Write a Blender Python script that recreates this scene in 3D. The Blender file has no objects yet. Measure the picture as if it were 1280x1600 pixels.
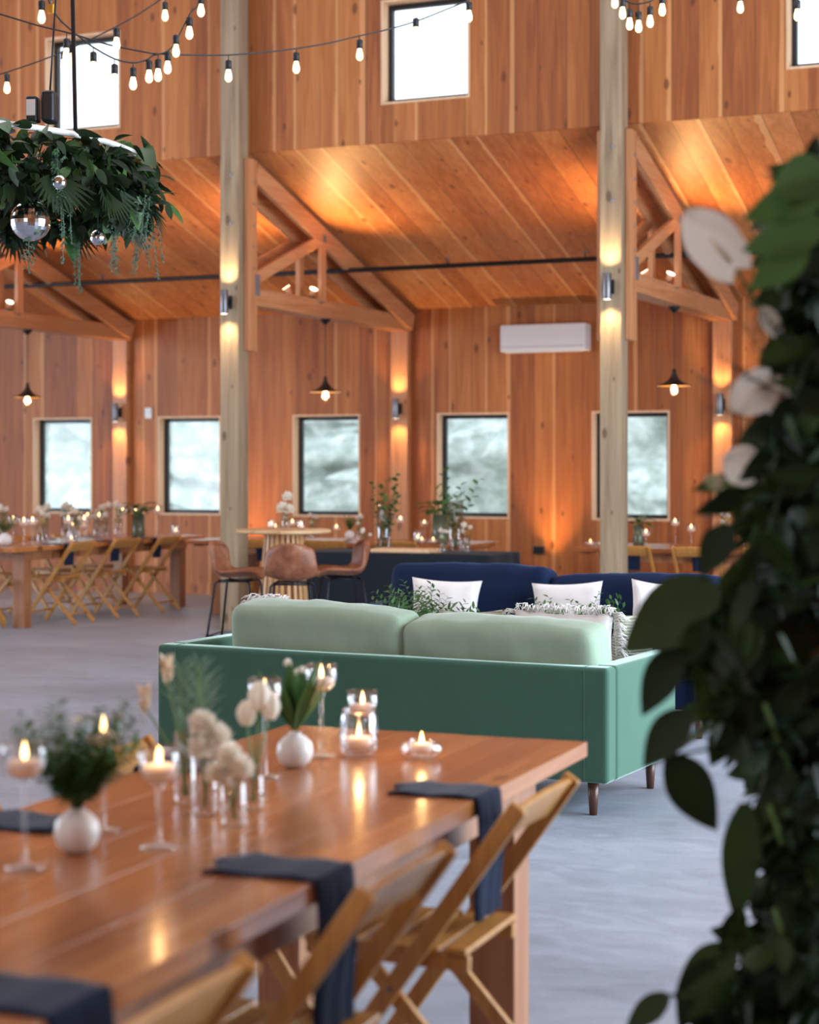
import bpy, bmesh, math, random
from mathutils import Vector, Matrix, noise
random.seed(7)
S = bpy.context.scene
COL = S.collection
R = math.radians
PI = math.pi
# ------------------------------------------------------------ camera
F, CX, CY, YH, CH = 2850.0, 640.0, 800.0, 727.0, 1.52
YAW = math.atan(0.4365)
SN, CS = math.sin(YAW), math.cos(YAW)
cam_d = bpy.data.cameras.new('camera'); cam = bpy.data.objects.new('camera', cam_d); COL.objects.link(cam)
cam_d.sensor_fit = 'HORIZONTAL'; cam_d.lens = 50; cam_d.sensor_width = 50 * 1280 / F
cam_d.shift_y = (YH - CY) / 1280.0 * 1.0
cam.location = (0, 0, CH); cam.rotation_euler = (R(90), 0, YAW)
cam_d.dof.use_dof = True; cam_d.dof.focus_distance = 8.3; cam_d.dof.aperture_fstop = 1.9
cam_d.clip_end = 200
S.camera = cam
def at(px, py, d):
    u = (px - CX) / F
    return Vector(((-SN + CS * u) * d, (CS + SN * u) * d, CH - (py - YH) / F * d))
# ------------------------------------------------------------ world, exposure
S.view_settings.view_transform = 'Standard'; S.view_settings.look = 'None'
S.view_settings.gamma = 1; S.view_settings.use_curve_mapping = False
S.view_settings.exposure = 0.0
W = bpy.data.worlds.new('world'); S.world = W; W.use_nodes = True
bg = W.node_tree.nodes['Background']; bg.inputs[0].default_value = (0.80, 0.90, 1.0, 1); bg.inputs[1].default_value = 2.6
def area(name, loc, rot, sx, sy, power, col):
    l = bpy.data.lights.new(name, 'AREA'); l.shape = 'RECTANGLE'; l.size = sx; l.size_y = sy; l.energy = power; l.color = col
    o = bpy.data.objects.new(name, l); COL.objects.link(o); o.location = loc; o.rotation_euler = rot; return o
def aim(o, target):
    o.rotation_euler = (Vector(target) - o.location).to_track_quat('-Z', 'Y').to_euler()
def spot(name, loc, target, power, col, size=60, blend=.8, rad=.03):
    l = bpy.data.lights.new(name, 'SPOT'); l.energy = power; l.color = col; l.spot_size = R(size); l.spot_blend = blend; l.shadow_soft_size = rad
    o = bpy.data.objects.new(name, l); COL.objects.link(o); o.location = loc; aim(o, target); return o
def point(name, loc, power, col, rad=.04):
    l = bpy.data.lights.new(name, 'POINT'); l.energy = power; l.color = col; l.shadow_soft_size = rad
    o = bpy.data.objects.new(name, l); COL.objects.link(o); o.location = loc; return o
# daylight through the big open barn doors on the right and left, plus two fill lamps
a_ = area('daylight_right_door', (2.92, 9.0, 2.25), (0, 0, 0), 7.6, 4.2, 1050, (0.74, 0.88, 1.0)); aim(a_, (-4, 9.0, 1.6))
a_ = area('daylight_left_door', (-18.8, 7.5, 2.4), (0, 0, 0), 7.6, 4.4, 950, (0.72, 0.86, 1.0)); aim(a_, (-6, 8.5, 1.5))
a_ = area('added_rear_fill', (-5, -2.8, 2.4), (0, 0, 0), 5, 3.6, 105, (0.9, 0.95, 1.0)); aim(a_, (-6, 10, 1.5))  # added fill from behind the viewer; the wall there is closed
a_ = area('nave_overhead_fill', (-6, 9.5, 7.6), (0, 0, 0), 14, 4, 450, (0.78, 0.89, 1.0))  # unseen overhead fill lamp below the closed nave roof
WARM = (1.0, 0.55, 0.20)

# ------------------------------------------------------------ materials
def mat(name, base, rough=.5, metal=0, spec=.5, sheen=0, coat=0, emit=None, es=0, sub=0, sheen_col=None):
    m = bpy.data.materials.new(name); m.use_nodes = True
    b = m.node_tree.nodes['Principled BSDF']; i = b.inputs
    i['Base Color'].default_value = (*base, 1); i['Roughness'].default_value = rough; i['Metallic'].default_value = metal
    i['Specular IOR Level'].default_value = spec
    if sheen: i['Sheen Weight'].default_value = sheen; i['Sheen Roughness'].default_value = .35
    if sheen_col: i['Sheen Tint'].default_value = (*sheen_col, 1)
    if coat: i['Coat Weight'].default_value = coat; i['Coat Roughness'].default_value = .15
    if emit: i['Emission Color'].default_value = (*emit, 1); i['Emission Strength'].default_value = es
    return m
class NT:
    def __init__(s, m): s.t = m.node_tree; s.b = s.t.nodes['Principled BSDF']
    def n(s, ty, **k):
        x = s.t.nodes.new(ty)
        for a, v in k.items():
            if hasattr(x, a): setattr(x, a, v)
            else: x.inputs[a.replace('_', ' ')].default_value = v
        return x
    def l(s, a, b): s.t.links.new(a, b)
    def math(s, op, a, b=None, c=None):
        x = s.n('ShaderNodeMath', operation=op)
        for k, v in enumerate((a, b, c)):
            if v is None: continue
            if isinstance(v, (int, float)): x.inputs[k].default_value = v
            else: s.l(v, x.inputs[k])
        return x.outputs[0]
    def ramp(s, fac, stops):
        x = s.n('ShaderNodeValToRGB'); e = x.color_ramp.elements
        while len(e) < len(stops): e.new(0.5)
        for q, (p, c) in zip(e, stops): q.position = p; q.color = (*c, 1)
        s.l(fac, x.inputs[0]); return x.outputs[0]
    def mix(s, fac, a, b, mode='MIX'):
        x = s.n('ShaderNodeMix', data_type='RGBA', blend_type=mode)
        for k, v in ((0, fac), (6, a), (7, b)):
            if isinstance(v, (int, float)): x.inputs[k].default_value = v
            elif isinstance(v, tuple): x.inputs[k].default_value = (*v, 1)
            else: s.l(v, x.inputs[k])
        return x.outputs[2]
    def noise(s, vec, scale, detail=4, rough=.55, dist=0):
        x = s.n('ShaderNodeTexNoise'); x.inputs['Scale'].default_value = scale; x.inputs['Detail'].default_value = detail
        x.inputs['Roughness'].default_value = rough; x.inputs['Distortion'].default_value = dist; s.l(vec, x.inputs['Vector']); return x.outputs['Fac']
    def bump(s, h, st=.3, dist=.01):
        x = s.n('ShaderNodeBump'); x.inputs['Strength'].default_value = st; x.inputs['Distance'].default_value = dist
        s.l(h, x.inputs['Height']); s.l(x.outputs[0], s.b.inputs['Normal'])
def board_wood(name, tones, width=.23, across=0, along=2, rough=.5, sap=None, gap=.012, knots=True, per=True, coat=0, grain=1.0, varyw=True):
    """boards laid side by side along local axis `across`, grain running along `along`"""
    m = mat(name, tones[1], rough, coat=coat); N = NT(m)
    tc = N.n('ShaderNodeTexCoord').outputs['Object']
    sp = N.n('ShaderNodeSeparateXYZ'); N.l(tc, sp.inputs[0]); ax = sp.outputs[across]; al = sp.outputs[along]
    if varyw:   # boards of unequal width
        w0 = N.n('ShaderNodeTexNoise', noise_dimensions='1D'); w0.inputs['Scale'].default_value = 1.3; w0.inputs['Detail'].default_value = 1
        N.l(ax, w0.inputs['W']); ax2 = N.math('ADD', ax, N.math('MULTIPLY', w0.outputs['Fac'], width * 1.1))
    else: ax2 = ax
    q = N.math('DIVIDE', ax2, width); cell = N.math('FLOOR', q); fr = N.math('FRACT', q)
    wn = N.n('ShaderNodeTexWhiteNoise', noise_dimensions='1D'); N.l(cell, wn.inputs['W']); rnd = wn.outputs['Value']
    # stretched grain
    mp = N.n('ShaderNodeMapping'); sc = [9.0 * grain] * 3; sc[along] = .55 * grain; mp.inputs['Scale'].default_value = sc
    cb = N.n('ShaderNodeCombineXYZ')
    off = N.math('MULTIPLY', rnd, 37.0)
    for k in range(3): N.l(off, cb.inputs[k])
    va = N.n('ShaderNodeVectorMath', operation='ADD'); N.l(tc, va.inputs[0]); N.l(cb.outputs[0], va.inputs[1])
    N.l(va.outputs[0], mp.inputs['Vector'])
    g = N.noise(mp.outputs[0], 1.6, 5, .6, .9)
    mp2 = N.n('ShaderNodeMapping'); sc = [60.0 * grain] * 3; sc[along] = 1.5 * grain; mp2.inputs['Scale'].default_value = sc; N.l(va.outputs[0], mp2.inputs['Vector'])
    g2 = N.noise(mp2.outputs[0], 1.0, 3, .6)
    f = N.math('ADD', N.math('MULTIPLY', g, .75), N.math('MULTIPLY', g2, .25))
    if per: f = N.math('ADD', f, N.math('MULTIPLY', N.math('SUBTRACT', rnd, .5), .30))
    c = N.ramp(f, [(.27, tones[0]), (.50, tones[1]), (.74, tones[2])])
    if sap:     # pale sapwood strips along some board edges
        wv = N.math('ADD', fr, N.math('MULTIPLY', N.math('SUBTRACT', g, .5), .22))
        r2 = N.math('FRACT', N.math('MULTIPLY', rnd, 7.31))
        s1 = N.math('MULTIPLY', N.math('GREATER_THAN', r2, .62), N.math('GREATER_THAN', wv, N.math('SUBTRACT', .96, N.math('MULTIPLY', r2, .16))))
        c = N.mix(N.math('MULTIPLY', s1, .42), c, sap)
    if knots:
        kc = N.n('ShaderNodeCombineXYZ'); N.l(N.math('MULTIPLY', ax, 3.4), kc.inputs[0]); N.l(N.math('ADD', N.math('MULTIPLY', al, 1.7), off), kc.inputs[1])
        vo = N.n('ShaderNodeTexVoronoi', voronoi_dimensions='2D'); vo.inputs['Scale'].default_value = 1.0; N.l(kc.outputs[0], vo.inputs['Vector'])
        cs = N.n('ShaderNodeSeparateColor'); N.l(vo.outputs['Color'], cs.inputs[0])
        kr = N.math('ADD', .035, N.math('MULTIPLY', cs.outputs[0], .075))
        k = N.math('MULTIPLY', N.math('MAXIMUM', N.math('SUBTRACT', 1.0, N.math('DIVIDE', vo.outputs['Distance'], kr)), 0.0), N.math('GREATER_THAN', cs.outputs[1], .35))
        k = N.math('MINIMUM', N.math('MULTIPLY', k, 2.2), 1.0)
        c = N.mix(N.math('MULTIPLY', k, .75), c, (tones[0][0] * .45, tones[0][1] * .38, tones[0][2] * .35))
    if gap:
        e = N.math('MINIMUM', fr, N.math('SUBTRACT', 1.0, fr)); gg = N.math('LESS_THAN', e, gap)
        r3 = N.math('FRACT', N.math('MULTIPLY', rnd, 13.7))
        c = N.mix(N.math('MULTIPLY', gg, N.math('ADD', .35, N.math('MULTIPLY', r3, .5))), c, (.07, .028, .012))
        N.bump(N.math('SUBTRACT', N.math('MULTIPLY', g, .25), gg), .5, .006)
    N.l(c, N.b.inputs['Base Color'])
    return m
FIR = [(.23, .058, .011), (.365, .110, .022), (.49, .180, .044)]
M = {}
M['wall'] = board_wood('fir_boards', FIR, .235, 0, 2, .55, (.78, .40, .16))
M['ceil'] = board_wood('fir_ceiling', [(.31, .092, .028), (.44, .155, .048), (.58, .24, .085)], .25, 0, 1, .5, (.78, .46, .22), gap=.016)
M['endwall'] = board_wood('fir_end_boards', FIR, .235, 1, 2, .55, (.78, .40, .16))
M['post'] = board_wood('weathered_timber', [(.17, .115, .07), (.30, .215, .13), (.42, .32, .205)], 5.0, 0, 2, .7, None, 0, True, False)
M['truss'] = board_wood('planed_fir', [(.33, .12, .048), (.50, .22, .095), (.62, .31, .15)], 9.0, 0, 1, .5, None, 0, True, False)
M['trussv'] = board_wood('planed_fir_upright', [(.33, .12, .048), (.50, .22, .095), (.62, .31, .15)], 9.0, 0, 2, .5, None, 0, True, False)
M['casing'] = board_wood('pale_fir_casing', [(.55, .32, .17), (.70, .45, .27), (.8, .56, .36)], 9.0, 0, 2, .5, None, 0, False, False)
M['table'] = board_wood('varnished_fir_top', [(.27, .080, .022), (.40, .135, .038), (.52, .21, .066)], .185, 0, 1, .26, None, 0, True, True, coat=.35, varyw=False)
M['tableleg'] = board_wood('fir_leg', [(.22, .085, .035), (.34, .14, .06), (.45, .22, .11)], 9, 0, 2, .45, None, 0, True, False)
M['chair'] = board_wood('golden_beech', [(.36, .145, .028), (.50, .225, .050), (.62, .31, .085)], 9, 0, 2, .38, None, 0, False, False, grain=2.5, coat=.15)
M['bartop'] = board_wood('oak_top', [(.46, .27, .12), (.60, .38, .19), (.70, .48, .27)], .12, 0, 1, .45, None, 0, False, True)
M['slat'] = board_wood('oak_slat', [(.45, .22, .08), (.60, .33, .14), (.70, .42, .2)], 9, 0, 2, .45, None, 0, False, False)
M['darkleg'] = mat('walnut_leg', (.075, .03, .018), .35)
M['black'] = mat('black_frame', (.012, .013, .016), .45)
M['blackmetal'] = mat('black_metal', (.02, .022, .028), .4, .6)
M['steel'] = mat('grey_steel', (.19, .19, .21), .38, .9)
M['galv'] = mat('galvanised_plate', (.30, .30, .34), .5, .7)
M['white'] = mat('white_plastic', (.72, .70, .69), .4)
M['shade'] = mat('dark_bronze_shade', (.022, .018, .018), .45, .4)
M['shade_in'] = mat('brass_shade_lining', (.65, .38, .14), .35, .6)
def fabric(name, c, rough=.9, sheen=.4, sc=700, st=.25, sheen_col=None, var=.12):
    m = mat(name, c, rough, sheen=sheen, spec=.2, sheen_col=sheen_col); N = NT(m)
    tc = N.n('ShaderNodeTexCoord').outputs['Object']
    a = N.noise(tc, 5, 4, .6); b = N.noise(tc, 160, 2)
    cc = N.mix(N.math('ADD', N.math('MULTIPLY', a, .6), N.math('MULTIPLY', b, .4)), tuple(x * (1 - var * 2) for x in c), tuple(min(1, x * (1 + var * 2)) for x in c))
    N.l(cc, N.b.inputs['Base Color']); N.bump(N.noise(tc, sc / 4, 2), st, .002)
    return m
M['velvet'] = fabric('green_velvet', (.050, .125, .084), .8, 1.0, sheen_col=(.75, 1, .92))
M['cush'] = fabric('sage_cushion', (.29, .385, .285), .85, .35)
M['navyv'] = fabric('navy_velvet', (.003, .012, .045), .8, .22, sheen_col=(.2, .4, .8))
M['navy'] = fabric('navy_linen', (.009, .017, .042), .9, .12, var=.1)
M['cloth'] = fabric('black_tablecloth', (.008, .011, .017), .85, .15)
M['linen'] = fabric('white_linen', (.78, .74, .72), .9, .2, var=.04)
M['rib'] = mat('ribbed_beige_knit', (.36, .35, .27), .9)
_n = NT(M['rib']); _t = _n.n('ShaderNodeTexCoord').outputs['Object']; _w = _n.n('ShaderNodeTexWave', bands_direction='Z'); _w.inputs['Scale'].default_value = 22; _w.inputs['Distortion'].default_value = 1.2; _n.l(_t, _w.inputs['Vector']); _n.bump(_w.outputs['Fac'], .9, .01)
_n.l(_n.mix(_w.outputs['Fac'], (.30, .30, .23), (.46, .44, .35)), _n.b.inputs['Base Color'])
M['leather'] = mat('tan_leather', (.26, .095, .045), .45); _n = NT(M['leather']); _t = _n.n('ShaderNodeTexCoord').outputs['Object']
_n.l(_n.ramp(_n.noise(_t, 14, 5, .65), [(.3, (.17, .055, .026)), (.55, (.30, .11, .052)), (.75, (.42, .18, .09))]), _n.b.inputs['Base Color']); _n.bump(_n.noise(_t, 120, 3), .2, .002)
M['leaf'] = mat('leaf_green', (.045, .105, .028), .42)
def leafmat(name, a, b, rough=.42, tr=.25):
    m = mat(name, a, rough, spec=.22 if name in ('shade_dark_leaf', 'column_leaf') else .4); N = NT(m); tc = N.n('ShaderNodeTexCoord').outputs['Object']
    c = N.mix(N.noise(tc, 9, 3), a, b); N.l(c, N.b.inputs['Base Color'])
    t = N.n('ShaderNodeBsdfTranslucent'); N.l(c, t.inputs[0]); x = N.n('ShaderNodeMixShader'); x.inputs[0].default_value = tr
    N.l(N.b.outputs[0], x.inputs[1]); N.l(t.outputs[0], x.inputs[2]); N.l(x.outputs[0], N.t.nodes['Material Output'].inputs[0]); return m
M['leaf'] = leafmat('green_leaf', (.035, .10, .028), (.09, .20, .05))
M['leafd'] = leafmat('shade_dark_leaf', (.005, .014, .005), (.020, .042, .012), .5, .12)  # near black: the column's shaded side is put into the leaf colour
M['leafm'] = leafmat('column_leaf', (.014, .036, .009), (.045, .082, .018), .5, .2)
M['leafb'] = leafmat('bronze_leaf', (.14, .06, .02), (.25, .12, .05), .5)
M['leafgr'] = leafmat('eucalyptus_leaf', (.10, .18, .13), (.20, .32, .22), .5)
M['leafpale'] = leafmat('pale_leaf', (.30, .34, .18), (.5, .5, .32), .5)
M['petal'] = leafmat('white_petal', (.88, .82, .72), (.95, .90, .82), .55, .45)
M['peach'] = leafmat('cream_petal', (.78, .60, .42), (.85, .72, .55), .55, .35)
M['greenglass'] = mat('smoky_green_glass', (.10, .115, .07), .2)
M['stemg'] = mat('stem_green', (.10, .20, .04), .5)
M['ceramic'] = mat('white_ceramic', (.74, .70, .68), .35)
M['wax'] = mat('candle_wax', (.82, .68, .60), .5, emit=(1, .45, .2), es=.12); M['wax'].node_tree.nodes['Principled BSDF'].inputs['Subsurface Weight'].default_value = 0.0
M['flame'] = mat('flame', (1, .6, .2), .5, emit=(1, .62, .25), es=9)
M['bulb'] = mat('lit_bulb', (1, .85, .6), .3, emit=(1, .62, .30), es=3.2)
M['filament'] = mat('filament', (1, .8, .5), .3, emit=(1, .6, .28), es=28)
M['lens'] = mat('lamp_lens', (1, .9, .8), .3, emit=(1, .82, .6), es=5)
M['rubber'] = mat('black_cable', (.015, .015, .018), .6)
M['mirror'] = mat('mirror_tile', (.62, .64, .68), .12, 1)
M['yellow'] = mat('yellow_clamp', (.65, .32, .03), .5)
def glass(name, tint=(1, 1, 1), refl=.09, edge=.5):
    m = bpy.data.materials.new(name); m.use_nodes = True; t = m.node_tree; t.nodes.clear()
    o = t.nodes.new('ShaderNodeOutputMaterial'); x = t.nodes.new('ShaderNodeMixShader'); a = t.nodes.new('ShaderNodeBsdfTransparent'); g = t.nodes.new('ShaderNodeBsdfGlossy')
    a.inputs[0].default_value = (*tint, 1); g.inputs['Roughness'].default_value = .04
    lw = t.nodes.new('ShaderNodeLayerWeight'); lw.inputs[0].default_value = .28
    mm = t.nodes.new('ShaderNodeMath'); mm.operation = 'MULTIPLY_ADD'; mm.inputs[1].default_value = edge; mm.inputs[2].default_value = refl
    t.links.new(lw.outputs['Facing'], mm.inputs[0]); t.links.new(mm.outputs[0], x.inputs[0]); t.links.new(a.outputs[0], x.inputs[1]); t.links.new(g.outputs[0], x.inputs[2]); t.links.new(x.outputs[0], o.inputs[0])
    return m
M['glass'] = glass('clear_glass', (.97, .97, .98), .05)
M['pane'] = glass('window_glass', (.97, .98, .98), .015, .07)
# concrete
M['floor'] = mat('polished_concrete', (.3, .3, .31), .3, spec=.4); N = NT(M['floor']); tc = N.n('ShaderNodeTexCoord').outputs['Object']
mp = N.n('ShaderNodeMapping'); mp.inputs['Scale'].default_value = (1, 1.6, 1); N.l(tc, mp.inputs['Vector'])
a = N.noise(mp.outputs[0], .55, 7, .62, .6); b = N.noise(mp.outputs[0], 4.5, 6, .7, 1.2); c = N.noise(tc, 90, 2)
f = N.math('ADD', N.math('ADD', N.math('MULTIPLY', a, .5), N.math('MULTIPLY', b, .35)), N.math('MULTIPLY', c, .15))
N.l(N.ramp(f, [(.34, (.19, .215, .26)), (.5, (.29, .325, .395)), (.66, (.41, .45, .53))]), N.b.inputs['Base Color'])
N.l(N.math('ADD', .34, N.math('MULTIPLY', b, .28)), N.b.inputs['Roughness']); N.bump(b, .12, .01)
M['grass'] = mat('pale_field', (.48, .56, .40), 1.0); N = NT(M['grass']); tc = N.n('ShaderNodeTexCoord').outputs['Object']
N.l(N.mix(N.noise(tc, .8, 4), (.60, .62, .57), (.75, .77, .72)), N.b.inputs['Base Color'])
M['hedge'] = mat('tree_foliage', (.3, .4, .28), 1.0); N = NT(M['hedge']); tc = N.n('ShaderNodeTexCoord').outputs['Object']
N.l(N.ramp(N.noise(tc, 2.2, 7, .72, .0), [(.38, (.30, .36, .31)), (.5, (.45, .51, .47)), (.62, (.66, .71, .67))]), N.b.inputs['Base Color'])

# ------------------------------------------------------------ mesh helpers
class B:
    def __init__(s): s.bm = bmesh.new(); s.mi = 0
    def _f(s, vs):
        try: f = s.bm.faces.new(vs); f.material_index = s.mi; f.smooth = True; return f
        except ValueError: return None
    def box(s, c, size, rot=None, taper=None):
        hx, hy, hz = (q / 2 for q in size); vs = []
        for z in (-1, 1):
            k = taper if (taper and z < 0) else 1
            for x, y in ((-1, -1), (1, -1), (1, 1), (-1, 1)):
                v = Vector((x * hx * k, y * hy * k, z * hz))
                if rot: v = rot @ v
                vs.append(s.bm.verts.new(v + Vector(c)))
        for q in ((3, 2, 1, 0), (4, 5, 6, 7), (0, 1, 5, 4), (1, 2, 6, 5), (2, 3, 7, 6), (3, 0, 4, 7)):
            f = s._f([vs[k] for k in q]); f.smooth = False
        return s
    def bar(s, a, b, w, t, up=(0, 0, 1)):
        """rectangular bar a->b, width w sideways, thickness t"""
        a, b = Vector(a), Vector(b); d = (b - a); L = d.length; d.normalize()
        up = Vector(up); side = d.cross(up).normalized(); u2 = side.cross(d).normalized()
        m = Matrix((side, u2, d)).transposed()
        return s.box((a + b) / 2, (w, t, L), m)
    def ring(s, c, ax, r, n, ph=0):
        ax = Vector(ax).normalized(); e = Vector((0, 0, 1)) if abs(ax.z) < .9 else Vector((1, 0, 0))
        u = ax.cross(e).normalized(); v = ax.cross(u).normalized()
        return [s.bm.verts.new(Vector(c) + u * r * math.cos(2 * PI * k / n + ph) + v * r * math.sin(2 * PI * k / n + ph)) for k in range(n)]
    def tube(s, pts, r, n=8, cap=True):
        pts = [Vector(p) for p in pts]; rs = r if isinstance(r, (list, tuple)) else [r] * len(pts); rings = []
        u = None
        for k, p in enumerate(pts):
            d = (pts[min(k + 1, len(pts) - 1)] - pts[max(k - 1, 0)]).normalized()
            if u is None:
                e = Vector((0, 0, 1)) if abs(d.z) < .9 else Vector((1, 0, 0)); u = d.cross(e).normalized()
            else: u = (u - d * u.dot(d)).normalized()
            v = d.cross(u)
            rings.append([s.bm.verts.new(p + (u * math.cos(2 * PI * q / n) + v * math.sin(2 * PI * q / n)) * rs[k]) for q in range(n)])
        for a, b in zip(rings, rings[1:]):
            for q in range(n): s._f((a[q], a[(q + 1) % n], b[(q + 1) % n], b[q]))
        if cap: s._f(rings[0][::-1]); s._f(rings[-1])
        return s
    def lathe(s, prof, n=24, c=(0, 0, 0), rib=None, flat=False):
        c = Vector(c); rings = []
        for r, z in prof:
            if r < 1e-5: rings.append([s.bm.verts.new(c + Vector((0, 0, z)))])
            else:
                rr = [(r * (1 + (rib[1] * abs(math.cos(rib[0] * PI * q / n)) if rib else 0))) for q in range(n)]
                rings.append([s.bm.verts.new(c + Vector((rr[q] * math.cos(2 * PI * q / n), rr[q] * math.sin(2 * PI * q / n), z))) for q in range(n)])
        for a, b in zip(rings, rings[1:]):
            for q in range(n):
                q2 = (q + 1) % n
                if len(a) == 1 and len(b) == 1: continue
                if len(a) == 1: s._f((a[0], b[q2], b[q]))
                elif len(b) == 1: s._f((a[q], a[q2], b[0]))
                else: s._f((a[q], a[q2], b[q2], b[q]))
        if flat:
            for f in s.bm.faces: f.smooth = False
        return s
    def leaf(s, p, d, n, L, Wd, kind='ovate', droop=.3, fold=.25, seg=6):
        p, d, n = Vector(p), Vector(d).normalized(), Vector(n)
        sd = d.cross(n)
        if sd.length < 1e-3: sd = d.orthogonal()
        sd.normalize(); n = sd.cross(d).normalized(); rows = []; pos = p.copy(); dd = d.copy()
        for k in range(seg + 1):
            t = k / seg
            if kind == 'heart': w = (1 - t) ** .55 * min(1, (t + .06) * 5) * .62 + .0
            elif kind == 'lance': w = math.sin(PI * min(1, t * .94 + .04)) ** .9 * .5
            else: w = math.sin(PI * (t * .93 + .05) ** .8) * .5
            if k == seg: w = .01
            w *= Wd
            nn = sd.cross(dd).normalized()
            rows.append((s.bm.verts.new(pos - sd * w + nn * fold * w), s.bm.verts.new(pos), s.bm.verts.new(pos + sd * w + nn * fold * w)))
            dd = (Matrix.Rotation(-droop / seg, 3, sd) @ dd).normalized() if False else (dd - Vector((0, 0, 1)) * droop / seg).normalized()
            pos = pos + dd * L / seg
        for a, b in zip(rows, rows[1:]):
            s._f((a[0], a[1], b[1], b[0])); s._f((a[1], a[2], b[2], b[1]))
        return s
    def sprig(s, p, d, L, nl, ll, lw, kind='lance', bend=.25, rstem=.0018):
        p, d = Vector(p), Vector(d).normalized(); pts = [p]; dd = d.copy(); b = Vector((random.uniform(-1, 1), random.uniform(-1, 1), random.uniform(-.6, .3))) * bend
        for k in range(8): dd = (dd + b / 8).normalized(); pts.append(pts[-1] + dd * L / 8)
        s.tube(pts, [rstem * (1 - .08 * k) for k in range(9)], 4, False)
        for k in range(nl):
            t = (.2 + .8 * (k + 1) / nl) * 8; i = min(7, int(t)); q = pts[i].lerp(pts[i + 1], min(1, t - i)); ax = (pts[i + 1] - pts[i]).normalized()
            s1 = ax.orthogonal().normalized(); s1 = Matrix.Rotation(random.uniform(0, .7) + (k % 2) * PI, 3, ax) @ s1
            s.leaf(q, ax * .6 + s1, Vector((random.uniform(-.4, .4), random.uniform(-.4, .4), 1)), ll * random.uniform(.75, 1.15), lw, kind, .2, .2, 3)
        return s
    def bloom(s, c, r, n=46):
        c = Vector(c); s.lathe([(0, -r * .5), (r * .42, -r * .28), (r * .55, 0), (r * .42, r * .35), (0, r * .5)], 8, c)
        for k in range(n):
            z = 1 - 1.7 * (k + .5) / n; a = k * 2.39996; q = math.sqrt(max(0, 1 - z * z)); o = Vector((q * math.cos(a), q * math.sin(a), z)); tg = Vector((-math.sin(a), math.cos(a), 0))
            s.leaf(c + o * r * .42, (o + tg * random.uniform(-.5, .5) + Vector((0, 0, .2))), tg.cross(o) + o * .3, r * .62 * random.uniform(.8, 1.2), r * .62, 'heart', .1, .4, 3)
        return s
    def cup(s, c, d, r, h, n=6):
        """tulip or rose cup of overlapping petals"""
        c = Vector(c); d = Vector(d).normalized(); u = d.orthogonal().normalized()
        for k in range(n):
            o = Matrix.Rotation(2 * PI * k / n + (.4 if k % 2 else 0), 3, d) @ u
            rows = []
            for j in range(6):
                t = j / 5; rad = r * (math.sin(PI * (t * .8 + .12)) ** .6) * (1 if k % 2 else .88); w = r * .72 * math.sin(PI * (t * .85 + .1)) ** .7 + .0008
                sd = d.cross(o)
                rows.append((s.bm.verts.new(c + d * h * t + o * rad * .8 - sd * w), s.bm.verts.new(c + d * h * t + o * rad), s.bm.verts.new(c + d * h * t + o * rad * .8 + sd * w)))
            for a, b in zip(rows, rows[1:]): s._f((a[0], a[1], b[1], b[0])); s._f((a[1], a[2], b[2], b[1]))
        return s
    def done(s, name, m, parent=None, bevel=0, sub=0, solid=0, loc=None, seg=2):
        me = bpy.data.meshes.new(name); bmesh.ops.recalc_face_normals(s.bm, faces=s.bm.faces) if not solid and not getattr(s, 'norec', 0) else None
        s.bm.to_mesh(me); s.bm.free(); o = bpy.data.objects.new(name, me); COL.objects.link(o)
        for q in (m if isinstance(m, (list, tuple)) else [m]): me.materials.append(M[q])
        if parent: o.parent = parent
        if loc: o.location = loc
        if bevel: x = o.modifiers.new('bevel', 'BEVEL'); x.width = bevel; x.segments = seg; x.limit_method = 'ANGLE'
        if sub: x = o.modifiers.new('sub', 'SUBSURF'); x.levels = x.render_levels = sub
        if solid: x = o.modifiers.new('solid', 'SOLIDIFY'); x.thickness = solid
        return o
def tag(o, label=None, cat=None, group=None, kind=None):
    for k, v in (('label', label), ('category', cat), ('group', group), ('kind', kind)):
        if v: o[k] = v
    return o
def empty(name, loc, rz=0, label=None, cat=None, group=None, kind=None):
    o = bpy.data.objects.new(name, None); COL.objects.link(o); o.location = loc; o.rotation_euler = (0, 0, rz); o.empty_display_size = .1
    return tag(o, label, cat, group, kind)
def copy_tree(o, loc=None, rz=None, label=None, group=None, scale=None, parent=None):
    c = o.copy(); COL.objects.link(c); c.parent = parent
    if loc is not None: c.location = loc
    if rz is not None: c.rotation_euler = (0, 0, rz)
    if scale is not None: c.scale = scale if isinstance(scale, (tuple, list)) else (scale,) * 3
    if label: c['label'] = label
    if group: c['group'] = group
    for ch in [x for x in list(COL.objects) if x.parent == o]: copy_tree(ch, parent=c)
    return c
class Kind:
    """first call uses the prototype itself, later calls copy it"""
    def __init__(s, maker): s.mk = maker; s.p = None
    def put(s, loc, rz=0, label=None, group=None, scale=1):
        if s.p is None:
            s.p = s.mk(); o = s.p; o.location = loc; o.rotation_euler = (0, 0, rz); o.scale = (scale,) * 3 if isinstance(scale, (int, float)) else scale
            if label: o['label'] = label
            if group: o['group'] = group
            return o
        o = copy_tree(s.p, loc, rz, label, group, scale)
        if not group and 'group' in o: del o['group']
        return o
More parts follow.
